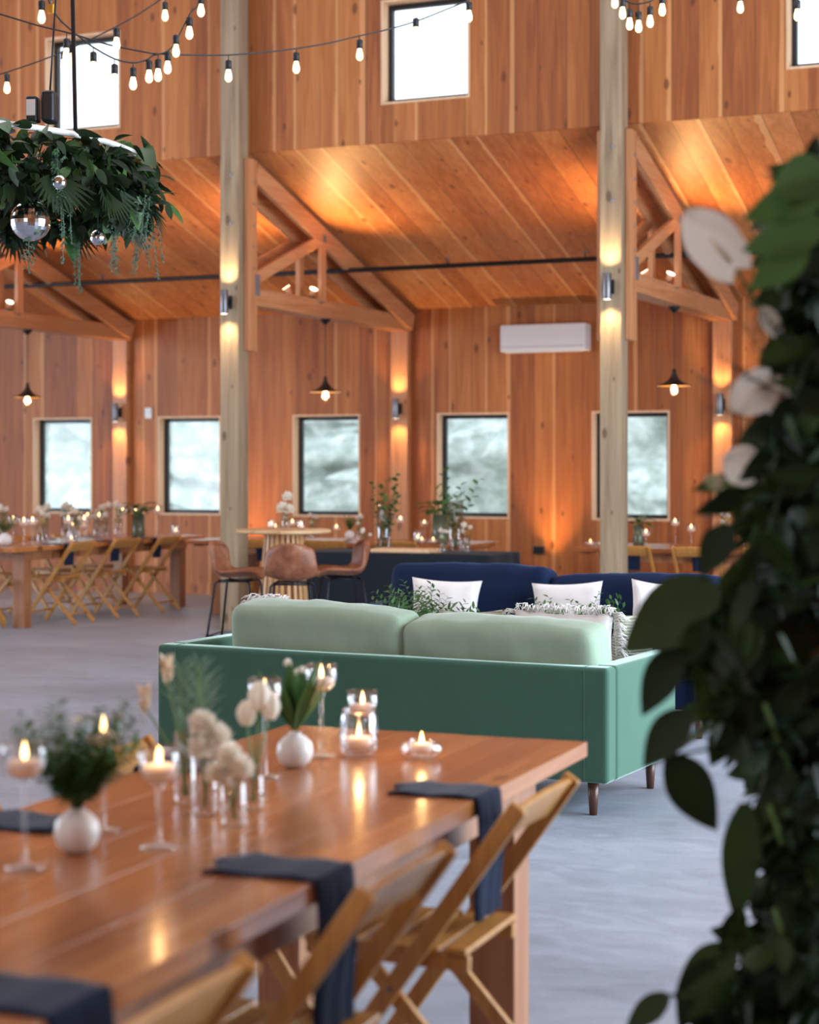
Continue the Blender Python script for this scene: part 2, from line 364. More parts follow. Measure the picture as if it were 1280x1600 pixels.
def softbox(name, m, size, parent=None, loc=(0, 0, 0), rot=None, puff=.03, wr=.006, n=10, seed=0, corner=.28, exp=None):
    """upholstered cushion: rounded, puffed, lightly wrinkled"""
    bm = bmesh.new(); bmesh.ops.create_cube(bm, size=2); bmesh.ops.subdivide_edges(bm, edges=bm.edges, cuts=n * 2, use_grid_fill=True)
    sx, sy, sz = (q / 2 for q in size); mn = min(size) * corner
    for v in bm.verts:
        p = Vector((v.co.x * sx, v.co.y * sy, v.co.z * sz))
        inner = Vector((max(-sx + mn, min(sx - mn, p.x)), max(-sy + mn, min(sy - mn, p.y)), max(-sz + mn, min(sz - mn, p.z))))
        dv = p - inner
        if dv.length > 1e-6: p = inner + dv.normalized() * mn * min(1, max(abs(dv.x), abs(dv.y), abs(dv.z)) / mn)
        a, b, c = p.x / sx, p.y / sy, p.z / sz
        k = Vector((a * (1 - b * b) * (1 - c * c), b * (1 - a * a) * (1 - c * c), c * (1 - a * a) * (1 - b * b))) * puff
        p += k
        q = Vector((p.x * 3.0 + seed * 7, p.y * 3, p.z * 5)); w = noise.noise(q * 1.6) * wr + noise.noise(Vector((p.x * 14 + seed, p.y * 9, p.z * 7))) * wr * .55
        p += Vector((0, 1, .7)) * w
        v.co = p
    for f in bm.faces: f.smooth = True
    me = bpy.data.meshes.new(name); bm.to_mesh(me); bm.free(); o = bpy.data.objects.new(name, me); COL.objects.link(o); me.materials.append(M[m])
    o.location = loc; o.rotation_euler = rot or (0, 0, 0)
    if parent: o.parent = parent
    return o
def pillow_mesh(w, h, t, seed=0):
    """square scatter cushion standing in the XZ plane, bottom at z=0, pointed corners"""
    b = B(); n = 16; g = {}
    for sd in (-1, 1):
        for i in range(n + 1):
            for j in range(n + 1):
                a, c = i / n * 2 - 1, j / n * 2 - 1
                edge = (i in (0, n)) or (j in (0, n))
                if edge and sd == 1: g[sd, i, j] = g[-1, i, j]; continue
                pin = 1 - .10 * (1 - a * a) * abs(c) ** 3; pin2 = 1 - .10 * (1 - c * c) * abs(a) ** 3
                th = ((1 - a * a) * (1 - c * c)) ** .42 * t / 2
                wr = noise.noise(Vector((a * 3 + seed * 5, c * 3, sd))) * .008 * (0 if edge else 1)
                g[sd, i, j] = b.bm.verts.new((a * w / 2 * pin2, sd * th + wr, (c * pin + 1) * h / 2))
    for sd in (-1, 1):
        for i in range(n):
            for j in range(n):
                b._f([g[sd, i, j], g[sd, i + 1, j], g[sd, i + 1, j + 1], g[sd, i, j + 1]][::sd])
    return b

# ============================================================ SETTING
PY = 14.84; WY = 18.70; TX = [-11.91, -8.25, -4.59]; ZC = 4.42; ZW = 3.24
def struct(name, b, m, **k): return tag(b.done(name, m, **k), kind='structure')
X0, X1 = -19.0, 3.0
struct('floor', B().box((-6, 7, -.1), (27, 24.4, .2)), 'floor')
def holed(x0, x1, z0, z1, yc, t, holes):
    b = B(); xs = sorted({x0, x1, *[h[0] for h in holes], *[h[1] for h in holes]})
    for a, c in zip(xs, xs[1:]):
        hs = [h for h in holes if h[0] <= a + 1e-6 and h[1] >= c - 1e-6]
        if hs:
            h = hs[0]; b.box(((a + c) / 2, yc, (z0 + h[2]) / 2), (c - a, t, h[2] - z0)); b.box(((a + c) / 2, yc, (z1 + h[3]) / 2), (c - a, t, z1 - h[3]))
        else: b.box(((a + c) / 2, yc, (z0 + z1) / 2), (c - a, t, z1 - z0))
    return b
WX = [-12.78, -11.00, -9.20, -7.40, -5.60, -3.72, -1.9, -14.6]
lowh = [(x - .43, x + .43, .93, 2.10) for x in WX]
struct('wall_back', holed(X0, X1, 0, 3.6, WY + .12, .24, lowh), 'wall')
UX = [-13.68, -9.98, -6.37, -2.72]
uph = [(x - .43, x + .43, 4.76, 5.70) for x in UX]
struct('wall_upper', holed(X0, X1, ZC, 7.2, PY + .18, .16, uph), 'wall')
# lean-to ceiling, following the slope
b = B(); ang = math.atan2(ZC - ZW, WY - PY - .06); L = math.hypot(ZC - ZW, WY - PY - .06) - .02
b.box(((X0 + X1) / 2, (PY + .20 + WY + .02) / 2, (ZC + ZW) / 2 + .05), (X1 - X0, L, .1), Matrix.Rotation(-ang, 3, 'X'))
struct('ceiling', b, 'ceil')
b = B()
b.box(((X0 + X1) / 2, 11.2, 8.35), (X1 - X0, 8.0, .12), Matrix.Rotation(-math.atan2(2.3, 7.6), 3, 'X')); b.box(((X0 + X1) / 2, 3.7, 8.35), (X1 - X0, 8.0, .12), Matrix.Rotation(math.atan2(2.3, 7.6), 3, 'X'))
struct('ceiling_nave', b, 'ceil')
b = B(); b.box((X0 - .1, 17, 2.2), (.2, 3.6, 4.4)); b.box((X0 - .1, 1, 2.2), (.2, 6.4, 4.4)); b.box((X0 - .1, 7.5, 6.0), (.2, 19.4, 3.2)); struct('wall_left', b, 'endwall')
b = B(); b.box((X1 + .1, 16, 2.2), (.2, 5.6, 4.4)); b.box((X1 + .1, 1.1, 2.2), (.2, 8.0, 4.4)); b.box((X1 + .1, 7.5, 6.4), (.2, 20, 4.0)); struct('wall_right', b, 'endwall')
b = B(); b.box(((X0 + X1) / 2, -3.1, 4), (X1 - X0, .2, 8)); struct('wall_front', b, 'wall')
def window(n, cx, z0, z1, yin, hw=.43):
    r = empty('window_%d' % n, (cx, yin, z0), kind='structure'); h = z1 - z0
    b = B(); t = .022
    for sx in (-1, 1): b.box((sx * (hw - t / 2), .09, h / 2), (t, .20, h))
    b.box((0, .09, t / 2), (2 * hw - 2 * t, .20, t)); b.box((0, .09, h - t / 2), (2 * hw - 2 * t, .20, t))
    b.done('casing', 'casing', r, bevel=.002)
    i = hw - t; fw = .042; y = .14; b = B()
    for sx in (-1, 1): b.box((sx * (i - fw / 2), y, h / 2), (fw, .06, h - 2 * t))
    b.box((0, y, t + fw / 2), (2 * i - 2 * fw, .06, fw)); b.box((0, y, h - t - fw / 2), (2 * i - 2 * fw, .06, fw)); b.done('frame', 'black', r, bevel=.003)
    B().box((0, y + .01, h / 2), (2 * i - 2 * fw, .008, h - 2 * t - 2 * fw)).done('pane', 'pane', r)
for k, x in enumerate(WX[:7]): window(k + 1, x, .93, 2.10, WY)
for k, x in enumerate(UX): window(k + 8, x, 4.76, 5.70, PY + .10)
for k, x in enumerate(TX): struct('trim_%d' % (k + 1), B().box((x, WY - .045, 1.6), (.20, .09, 3.2)), 'trussv', bevel=.004)
struct('baseboard_back', B().box(((X0 + X1) / 2, WY - .012, .07), (X1 - X0, .024, .14)), 'wall')
# outside
tag(B().box((-10, 49, -.35), (120, 60, .1)).done('field', 'grass'), kind='structure')
b = B(); nx, nz = 110, 26; g = []
for i in range(nx + 1):
    row = []
    for j in range(nz + 1):
        x = -60 + i * .85; t = j / nz; h = 6.5 + noise.noise(Vector((x * .14, 3, 0))) * 3.2
        y = 33 + 3.2 * math.sin(t * 1.5) + noise.noise(Vector((x * .5, t * 5, 0))) * 1.6 + noise.noise(Vector((x * 1.7, t * 16, 4))) * .9
        row.append(b.bm.verts.new((x + noise.noise(Vector((x, t * 9, 9))) * .5, y, -.3 + h * t)))
    g.append(row)
for i in range(nx):
    for j in range(nz): b._f((g[i][j], g[i + 1][j], g[i + 1][j + 1], g[i][j + 1]))
tag(b.done('tree_line', 'hedge'), 'pale leafy trees seen through the windows behind the barn', 'trees', kind='stuff')

# ============================================================ POSTS, TRUSSES, LAMPS ON THEM
POSN = ['at the far left', 'behind the left bar stool', 'behind the navy sofa']
TN = ['left roof truss above the long table', 'middle roof truss above the round bar table', 'right roof truss beside the calla lilies']
def mk_post():
    r = empty('timber_post', (0, 0, 0), 0, cat='post'); B().box((0, 0, 3.5), (.19, .19, 7.0)).done('beam', 'post', r, bevel=.006)
    for z in (3.75, 4.2): B().tube([(.02, -.094, z), (.02, -.106, z)], .014, 10).done('bolt', 'galv', r)
    return r
K = Kind(mk_post)
for k, x in enumerate(TX): K.put((x, PY, 0), 0, 'square weathered timber post ' + POSN[k])
def mk_truss():
    r = empty('roof_truss', (0, 0, 0), 0, cat='roof truss'); y0, y1 = .0, WY - PY - .02
    for s in (-1, 1):
        X = s * .125
        B().box((X, .085, 3.47), (.05, .17, 1.78)).done('side_plank', 'trussv', r, bevel=.003)
        zt = lambda y: ZC - (y) * (ZC - ZW) / (WY - PY - .06) - .02
        b = B(); b.bar((X, .175, zt(.175) - .10), (X, y1, zt(y1) - .10), .05, .19, (0, 0, 1)); b.done('rafter', 'truss', r, bevel=.003)
        B().bar((X, .19, 3.27), (X, 1.60, 3.80), .045, .11).done('brace', 'truss', r, bevel=.003)
        B().box((X, 1.58, 3.50), (.045, .10, .68)).done('strut', 'trussv', r, bevel=.003)
    B().box((0, y1 / 2 + .08, 3.10), (.20, y1 - .16, .17)).done('tie_beam', 'truss', r, bevel=.004)
    b = B()
    for s in (-1, 1):
        b.box((s * .153, .17, 3.20), (.006, .09, .2)); b.box((s * .150, 1.59, 3.79), (.004, .08, .08)); b.box((s * .108, y1 - .06, 3.14), (.008, .07, .2))
        for q in range(5): b.tube([(s * .149, .10, 3.35 + q * .2), (s * .158, .10, 3.35 + q * .2)], .014, 8)
        for q in range(9): b.tube([(s * .099, .5 + q * .37, 3.15), (s * .106, .5 + q * .37, 3.15)], .01, 8)
    b.done('bolt_plate', 'galv', r); return r
K = Kind(mk_truss)
for k, x in enumerate(TX): K.put((x, PY, 0), 0, 'fir ' + TN[k] + ' with paired braces and struts')
# uplights on the tie beams
def mk_up():
    r = empty('uplight', (0, 0, 0), 0, cat='spotlight'); d = Vector((.45, -.25, .8)).normalized()
    B().box((0, 0, .01), (.05, .05, .02)).done('bracket', 'blackmetal', r)
    B().tube([Vector((0, 0, .02)), d * .02 + Vector((0, 0, .03)), d * .075 + Vector((0, 0, .03))], [.02, .026, .034], 16).done('housing', 'truss', r)
    B().tube([d * .076 + Vector((0, 0, .03)), d * .080 + Vector((0, 0, .03))], .040, 16).done('lens', 'lens', r); return r
K = Kind(mk_up)
for k, x in enumerate(TX):
    for s in (-1, 1):
        o = K.put((x + s * .055, 16.2 + .12 * s, 3.185), 0, 'small round uplight on the %s, aimed %s' % (TN[k].split(' above')[0].split(' beside')[0], 'left' if s < 0 else 'right'), scale=(s, 1, 1))
        spot('uplight_beam', (x + s * .17, 16.15 + .1 * s, 3.36), (x + s * .72, 16.10, 4.0), 95, WARM, 118, 1, .05)
# wall sconces (cylinder up/down lights)
def mk_sconce():
    r = empty('wall_sconce', (0, 0, 0), 0, cat='wall light')
    B().box((0, -.012, 0), (.07, .024, .12)).done('back_plate', 'blackmetal', r, bevel=.003)
    b = B().box((0, -.04, 0), (.03, .05, .05)); b.done('arm', 'blackmetal', r)
    B().tube([(0, -.095, -.11), (0, -.095, .11)], .036, 24).done('cylinder', 'steel', r, bevel=.002)
    B().tube([(0, -.095, -.1115), (0, -.095, -.1105)], .03, 20).done('lens', 'lens', r); return r
K = Kind(mk_sconce)
for k, x in enumerate(TX):
    if k:
        K.put((x, PY - .095, 3.02), 0, 'grey cylinder light high on the timber post ' + POSN[k])
        for s, p in ((1, 55), (-1, 55)): spot('post_light', (x, PY - .19, 3.02 + s * .125), (x, PY - .165, 3.02 + s * 2), p * .5, (1, .72, .40), 125, 1, .03)
    K.put((x, WY - .09, 2.15), 0, 'grey cylinder light low on the back wall pillar ' + ('left of the white thermostat' if k == 0 else 'behind the black buffet table' if k == 1 else 'near the calla lilies'))
    for s in (1, -1): spot('wall_light', (x, WY - .185, 2.15 + s * .125), (x, WY - .16, 2.15 + s * 2), 22, WARM, 125, 1, .03)
# pendants
def mk_pend():
    r = empty('pendant_lamp', (0, 0, 0), 0, cat='pendant lamp')
    B().lathe([(0, 0), (.058, 0), (.05, -.02), (.02, -.05), (.008, -.06), (0, -.06)], 20).done('canopy', 'blackmetal', r)
    B().tube([(0, 0, -.05), (0, 0, -.60)], .004, 6).done('cord', 'rubber', r)
    B().lathe([(.012, -.585), (.016, -.62), (.03, -.66), (.06, -.70), (.11, -.73), (.166, -.745)], 32).done('lamp_shade', ['shade'], r, solid=.003)
    B().lathe([(.012, -.60), (.027, -.665), (.057, -.705), (.108, -.735), (.160, -.749)], 32).done('shade_lining', 'shade_in', r)
    o = B().lathe([(0, -.84), (.03, -.835), (.05, -.80), (.05, -.785), (.035, -.75), (.018, -.72), (.016, -.69)], 20).done('bulb', 'glass', r)
    B().lathe([(0, -.81), (.017, -.79), (.02, -.765), (.008, -.72), (0, -.71)], 10).done('filament', 'filament', o); return r
K = Kind(mk_pend)
for k, x in enumerate(TX):
    K.put((x, 16.75, 3.015), 0, 'dark trumpet shaped pendant lamp hanging from the ' + TN[k].split(' above')[0].split(' beside')[0]); point('pendant_glow', (x, 16.75, 2.225), 14, (1, .62, .3), .04)
# sprinkler pipe
r = empty('sprinkler_pipe', (0, 17.0, 3.53), 0, 'dark sprinkler pipe running along below the sloping ceiling', 'pipe')
B().tube([(X0 + .02, 0, 0), (X1, 0, 0)], .024, 12).done('pipe', 'blackmetal', r)
for x in (-11.1, -9.0, -7.0, -5.55, -2.8): B().tube([(x, 0, .02), (x, 0, .07), (x, 0, .085)], [.012, .012, .025], 8).done('sprinkler_head', 'steel', r)
for x in (-10.5, -6.0): B().tube([(x, 0, -.03), (x, 0, -.03), (x, 0, .22)], [.02, .006, .006], 6).done('hanger', 'blackmetal', r)
# floor uplights hidden behind the furniture, they wash the back wall
def mk_fl():
    r = empty('floor_uplight', (0, 0, 0), 0, cat='spotlight'); B().box((0, 0, .012), (.16, .12, .024)).done('base', 'blackmetal', r, bevel=.004)
    B().tube([(0, 0, .02), (0, 0, .14)], .055, 20).done('housing', 'blackmetal', r); B().tube([(0, 0, .141), (0, 0, .144)], .05, 20).done('lens', 'lens', r); return r
K = Kind(mk_fl)
K.put((-6.45, 18.45, 0), 0, 'amber floor uplight at the foot of the back wall below the air conditioner'); spot('floor_wash', (-6.45, 18.45, .16), (-6.45, 18.56, 3.2), 190, WARM, 62, 1, .04)
K.put((-10.1, 18.45, 0), 0, 'amber floor uplight at the foot of the back wall behind the long table'); spot('floor_wash', (-10.1, 18.45, .16), (-10.1, 18.56, 3.2), 150, WARM, 62, 1, .04)
# air conditioner
r = empty('air_conditioner', (-6.52, WY - .005, 2.74), 0, 'white wall mounted air conditioner high on the back wall', 'air conditioner')
B().box((0, -.10, .15), (.97, .20, .295)).done('casing', 'white', r, bevel=.018, seg=3); B().box((0, -.206, .055), (.93, .008, .004)).done('seam', 'steel', r); B().box((0, -.15, -.002), (.86, .08, .01)).done('louver', 'white', r)
r = empty('thermostat', (-11.55, WY - .001, 2.14), 0, 'small white thermostat on the back wall right of a lamp', 'thermostat')
B().box((0, -.015, 0), (.095, .03, .13)).done('casing', 'white', r, bevel=.006); B().box((0, -.031, .02), (.06, .003, .04)).done('display', 'steel', r)
r = empty('outlet_box', (-6.62, WY - .001, .60), 0, 'small black outlet box on the back wall by the amber glow', 'outlet')
B().box((0, -.02, 0), (.125, .04, .085)).done('casing', 'black', r, bevel=.004); B().box((0, -.042, 0), (.10, .004, .05)).done('cover', 'blackmetal', r)

# ============================================================ FURNITURE
def mk_table(L, Wd, name, label, cat='table', end=.25, n=5, H=.76):
    r = empty(name, (0, 0, 0), 0, label, cat); b = B(); w = Wd / n
    for k in range(n):
        e = random.uniform(-.004, .004); b.box((-Wd / 2 + w * (k + .5), e, H - .02), (w - .0012, L + e, .04))
    b.done('tabletop', 'table', r, bevel=.0012)
    for s in (-1, 1): B().box((s * (Wd / 2 - .085), 0, H - .085), (.03, L - 2 * end, .09)).done('apron', 'tableleg', r, bevel=.002)
    for s in (-1, 1): B().box((0, s * (L / 2 - end - .06), H - .085), (Wd - .24, .03, .09)).done('apron', 'tableleg', r, bevel=.002)
    for sx in (-1, 1):
        for sy in (-1, 1): B().box((sx * (Wd / 2 - .15), sy * (L / 2 - end - .065), (H - .04) / 2), (.125, .125, H - .042)).done('leg', 'tableleg', r, bevel=.005)
    for sy in (-1, 1): B().box((0, sy * (L / 2 - .09), H - .052), (Wd - .16, .06, .024)).done('batten', 'tableleg', r)
    return r
ft = mk_table(3.4, .91, 'farm_table', 'varnished orange farm table in the foreground with candles and flowers on it')
ft.location = (-1.947, 3.075, 0); ft.rotation_euler = (0, 0, R(2.2))
def mk_chair():
    r = empty('folding_chair', (0, 0, 0), 0, cat='chair'); hw = .205
    for s in (-1, 1):
        y = s * hw
        B().bar((-.275, y, .79), (.275, y, .012), .022, .042, (0, 0, 1)).done('leg', 'chair', r, bevel=.006)
        B().bar((.10, s * (hw - .032), .43), (-.285, s * (hw - .032), .012), .022, .036).done('leg', 'chair', r, bevel=.006)
    d = Vector((-.55, 0, .778)).normalized(); b = B(); c0 = Vector((-.275, 0, .79)) - d * .005; n = 10
    # curved back slat between the posts
    rows = []
    for k in range(n + 1):
        t = k / n * 2 - 1; y = t * (hw - .011); off = -.005 * (1 - t * t); nrm = Vector((-d.z, 0, d.x))
        ring = []
        for (h, th) in ((0, -.007), (0, .007), (-.105, .007), (-.105, -.007)):
            ring.append(b.bm.verts.new(c0 + d * h + nrm * (off * -1 * -1 + th) + Vector((0, y, 0))))
        rows.append(ring)
    for a, c in zip(rows, rows[1:]):
        for q in range(4): b._f((a[q], a[(q + 1) % 4], c[(q + 1) % 4], c[q]))
    b._f(rows[0][::-1]); b._f(rows[-1]); b.done('backrest', 'chair', r, bevel=.003)
    b = B()
    for k in range(6): b.box((-.118 + k * .066, 0, .452 + abs(k - 2.5) * .002), (.052, .352 if k < 5 else .38, .014))
    for s in (-1, 1): b.bar((-.145, s * .155, .428), (.245, s * .155, .436), .022, .034)
    b.done('seat', 'chair', r, bevel=.003)
    B().tube([(-.205, -.173, .105), (-.205, .173, .105)], .009, 8).done('stretcher', 'chair', r)
    B().tube([(.20, -.2, .12), (.20, .2, .12)], .009, 8).done('stretcher', 'chair', r)
    for s in (-1, 1): B().tube([(.02, s * (hw + .014), .372), (.02, s * (hw - .05), .372)], .006, 8).done('hinge_pin', 'steel', r)
    return r
CHAIR = Kind(mk_chair)
for Y, w in ((3.86, 'nearest the green sofa'), (3.02, 'second from the sofa'), (2.16, 'nearest the camera')):
    CHAIR.put((-1.605 + (3.3 - Y) * .038, Y, 0), PI + R(2.2), 'golden folding chair right of the foreground table, ' + w)
for Y, w in ((4.0, 'with its top seen behind the flowers'), (3.24, 'with its top seen beside the leftmost candle')):
    CHAIR.put((-2.30 + (3.3 - Y) * .038, Y, 0), R(2.2), 'golden folding chair beyond the foreground table, ' + w)
lt = mk_table(3.45, 1.02, 'banquet_table', 'long wooden banquet table at the far left set with candles and flowers'); lt.location = (-10.51, 15.6, 0)
mt = mk_table(3.05, 1.0, 'banquet_table', 'wooden banquet table by the back wall behind the round bar table'); mt.location = (-8.0, 16.6, 0); mt.rotation_euler = (0, 0, R(90))
rt = mk_table(2.5, 1.1, 'banquet_table', 'wooden banquet table by the back wall behind the right post'); rt.location = (-4.15, 16.65, 0); rt.rotation_euler = (0, 0, R(90))
for k, Y in enumerate((14.72, 15.52, 16.32)):
    CHAIR.put((-10.10, Y, 0), PI + (.06, -.04, .05)[k], 'golden chair on the near side of the long left table, %s from left' % ('first', 'second', 'third')[k])
for k, Y in enumerate((14.8, 15.6, 16.4)):
    CHAIR.put((-10.92, Y, 0), (.04, -.05, .03)[k], 'golden chair on the far side of the long left table, %s from left' % ('first', 'second', 'third')[k])
CHAIR.put((-10.47, 13.80, 0), R(90), 'golden folding chair at the near end of the long left table')
for k, X in enumerate((-8.62, -7.86, -7.10)): CHAIR.put((X, 16.2, 0), R(90), 'golden chair behind the round bar table, %s from the left' % ('first', 'second', 'third')[k])
for k, X in enumerate((-4.80, -4.17, -3.52)): CHAIR.put((X, 16.18, 0), R(90), 'golden chair at the table behind the right post, %s from left' % ('first', 'second', 'third')[k])
# black buffet table
r = empty('buffet_table', (-6.49, 14.82, 0), 0, 'rectangular buffet table under a floor length black cloth', 'table')
B().box((0, 0, .735), (1.83, .76, .03)).done('tabletop', 'tableleg', r)
for sx in (-1, 1):
    for sy in (-1, 1): B().tube([(sx * .8, sy * .3, 0), (sx * .8, sy * .3, .72)], .016, 8).done('leg', 'steel', r)
b = B(); pr = []
def rr(t, w, h):
    P = 2 * (w + h); s = t * P
    if s < w: return Vector((-w / 2 + s, -h / 2, 0)), Vector((0, -1, 0))
    s -= w
    if s < h: return Vector((w / 2, -h / 2 + s, 0)), Vector((1, 0, 0))
    s -= h
    if s < w: return Vector((w / 2 - s, h / 2, 0)), Vector((0, 1, 0))
    s -= w; return Vector((-w / 2, h / 2 - s, 0)), Vector((-1, 0, 0))
NN = 220; rows = []
for j, z in enumerate((.755, .745, .6, .4, .2, .015)):
    row = []
    for k in range(NN):
        p, nr = rr(k / NN, 1.84, .77); f = 0 if j == 0 else (.006 + .03 * (.75 - z) * (1.4 + math.sin(k * .55 + 1.3 * math.sin(k * .11)) ** 1) + .015 * (.75 - z))
        row.append(b.bm.verts.new(p + nr * f + Vector((0, 0, z))))
    rows.append(row)
for a, c in zip(rows, rows[1:]):
    for k in range(NN): b._f((a[k], a[(k + 1) % NN], c[(k + 1) % NN], c[k]))
b._f(rows[0]); o = b.done('tablecloth', 'cloth', None, loc=(-6.49, 14.82, 0)); tag(o, 'black floor length cloth draped over the buffet table', 'tablecloth')
r = empty('serving_board', (-6.43, 14.63, .757), R(4), 'pale wooden serving board lying on the black buffet table', 'board'); B().box((0, 0, .018), (.54, .30, .036)).done('board', 'casing', r, bevel=.01); B().box((.29, 0, .012), (.09, .05, .026)).done('handle', 'casing', r, bevel=.006)
# round bar table
bx, by = at(443, 727, 14.4).xy
r = empty('bar_table', (bx, by, 0), 0, 'round oak bar table on a slatted flared base between the leather stools', 'table')
B().lathe([(0, .985), (.36, .985), (.375, .99), (.378, 1.0), (.375, 1.012), (.36, 1.015), (0, 1.015)], 48).done('tabletop', 'bartop', r)
b = B()
for k in range(22):
    a = 2 * PI * k / 22; d = Vector((math.cos(a), math.sin(a), 0)); pts = []
    q0 = Vector((0, 0, .985)) + d * .145; q1 = Vector((0, 0, .01)) + d * .225
    b.bar(q0, q1, .026, .014, d)
b.done('slatted_base', 'slat', r, bevel=.002)
B().lathe([(0, 0), (.20, 0), (.20, .02), (0, .02)], 32).done('foot_disc', 'slat', r); B().lathe([(0, .955), (.14, .955), (.14, .984), (0, .984)], 32).done('top_disc', 'slat', r)
def mk_stool():
    r = empty('bar_stool', (0, 0, 0), 0, cat='bar stool'); b = B(); nu, nv = 14, 16; g = []
    # shell profile: seat runs along +x (front), back rises at -x
    prof = [(.20, .645), (.17, .665), (.10, .668), (.02, .660), (-.06, .655), (-.12, .665), (-.165, .70), (-.19, .76), (-.205, .83), (-.215, .90), (-.218, .945)]
    for k, (x, z) in enumerate(prof):
        t = k / (len(prof) - 1); row = []
        w = .205 if t < .5 else .205 - .035 * ((t - .5) * 2) ** 1.5
        if k == 0: w = .17
        if k == len(prof) - 1: w = .115
        for j in range(nu + 1):
            s = j / nu * 2 - 1
            lift = .045 * abs(s) ** 2.2 * (1 if t < .55 else max(0, 1 - (t - .55) * 3)); fwd = (.075 * abs(s) ** 2) * (0 if t < .4 else min(1, (t - .4) * 2.5))
            row.append(b.bm.verts.new((x + fwd, s * w, z + lift - (.02 * abs(s) ** 3 if k == len(prof) - 1 else 0))))
        g.append(row)
    for k in range(len(g) - 1):
        for j in range(nu): b._f((g[k][j], g[k][j + 1], g[k + 1][j + 1], g[k + 1][j]))
    o = b.done('seat_shell', 'leather', r, sub=1); x = o.modifiers.new('solid', 'SOLIDIFY'); x.thickness = .022
    b = B()
    B().tube([(.12, -.13, .64), (.12, .13, .64), (-.10, .13, .635), (-.10, -.13, .635), (.12, -.13, .64)], .009, 8).done('under_frame', 'blackmetal', r)
    for sx, sy in ((1, 1), (1, -1), (-1, 1), (-1, -1)):
        B().tube([(sx * .10 + .01, sy * .12, .645), (sx * .135 + .01, sy * .15, .62), (sx * .205, sy * .205, .004)], .0095, 8).done('leg', 'blackmetal', r)
    B().tube([(.185, -.185, .22), (.185, .185, .22), (-.185, .185, .22), (-.185, -.185, .22), (.185, -.185, .22)], .007, 8).done('footrest', 'blackmetal', r)
    return r
K = Kind(mk_stool)
def stool(px, d, ang, lab): p = at(px, 727, d); K.put((p.x, p.y, 0), ang, lab)
stool(370, 14.0, YAW + R(-12), 'tan leather bar stool left of the round bar table, seen from its side')
stool(457, 13.65, YAW + R(88), 'tan leather bar stool in front of the round bar table with its back to us')
stool(536, 14.3, YAW + R(180 + 14), 'tan leather bar stool right of the round bar table, seen from its side')
# sofas
def mk_sofa(name, label, vm, cm, Wd, D, seed, zc=.855, rake=0):
    r = empty(name, (0, 0, 0), 0, label, 'sofa'); H = .65; t = .11
    B().box((0, -D / 2 + t / 2, .40), (Wd, t, .50)).done('back_panel', vm, r, bevel=.022, seg=4)
    for s in (-1, 1):
        B().box((s * (Wd / 2 - t / 2 + .0), t / 2 - .002, .40), (t, D - t, .50)).done('arm', vm, r, bevel=.022, seg=4)
    B().box((0, .03, .24), (Wd - 2 * t, D - t - .06, .17)).done('seat_base', vm, r, bevel=.012)
    w = (Wd - 2 * t) / 2
    for s in (-1, 1):
        softbox('seat_cushion', cm, (w - .005, D - t - .02, .17), r, (s * w / 2, .05, .40), puff=.018, wr=.004, seed=seed + s, n=8)
        wd = w - (.125 if seed < 5 else .02); cx_ = (.60 if s > 0 else -.335) if seed < 5 else s * w / 2; dz = (-.035 if s > 0 else -.003) if seed < 5 else (.02 if s > 0 else -.015)
        softbox('back_cushion', cm, (wd, .24, .50), r, (cx_, -D / 2 + t + .10, .605 + (zc - .855) + dz), (R(9), R(.2 if s > 0 else 1.5), 0), puff=.022, wr=.011, seed=seed * 3 + s, n=14, corner=.24)
    for sx in (-1, 1):
        for sy in (-1, 1): B().tube([(sx * (Wd / 2 - .10), sy * (D / 2 - .085), .155), (sx * (Wd / 2 - .10), sy * (D / 2 - .085), 0)], [.027, .017], 14).done('leg', 'darkleg', r)
    b = B()
    for s in (-1, 1): b.tube([(s * (Wd / 2 - t), -D / 2 - .0005, .165), (s * (Wd / 2 - t), -D / 2 - .0005, .635), (s * (Wd / 2 - t), -D / 2 + .02, .6505), (s * (Wd / 2 - t), -D / 2 + t, .6505)], .0016, 5)
    b.done('seam', vm, r); return r
gs = mk_sofa('green_sofa', 'green velvet sofa with sage cushions, seen from behind in the centre', 'velvet', 'cush', 2.34, .90, 1)
gs.location = (-3.485, 8.02, 0); gs.rotation_euler = (0, 0, R(-3.6))
ns = mk_sofa('navy_sofa', 'navy blue velvet sofa facing the green sofa', 'navyv', 'navyv', 2.36, .92, 6, .87)
ns.location = (-3.66, 10.33, 0); ns.rotation_euler = (0, 0, PI - R(.5))
# scatter cushions
def cushion(px, pyb, d, w, h, m, rz, tilt, label, lean=0, t=.14, seed=0, group=None):
    o = pillow_mesh(w, h, t, seed).done('throw_pillow', m); p = at(px, 727, d); o.location = (p.x, p.y, .485); o.rotation_euler = (R(lean), R(tilt), rz)
    tag(o, label, 'cushion', group); return o
cushion(692, 0, 11.20, .45, .34, 'linen', YAW * .3, 2, 'white linen cushion on the left half of the navy sofa', -10, seed=1)
cushion(887, 0, 10.90, .44, .34, 'linen', YAW * .2, -3, 'white linen cushion in the middle of the navy sofa', -10, seed=2)
cushion(1033, 0, 10.52, .40, .365, 'linen', R(35), 6, 'white linen cushion at the right end of the navy sofa', -8, seed=3)
cushion(748, 0, 8.70, .34, .36, 'rib', R(3), -2, 'beige ribbed cushion on the green sofa left of the fringed one', 10, seed=4)
cushion(985, 0, 8.68, .28, .34, 'rib', R(70), 0, 'beige ribbed cushion at the right arm of the green sofa', 4, t=.12, seed=5)
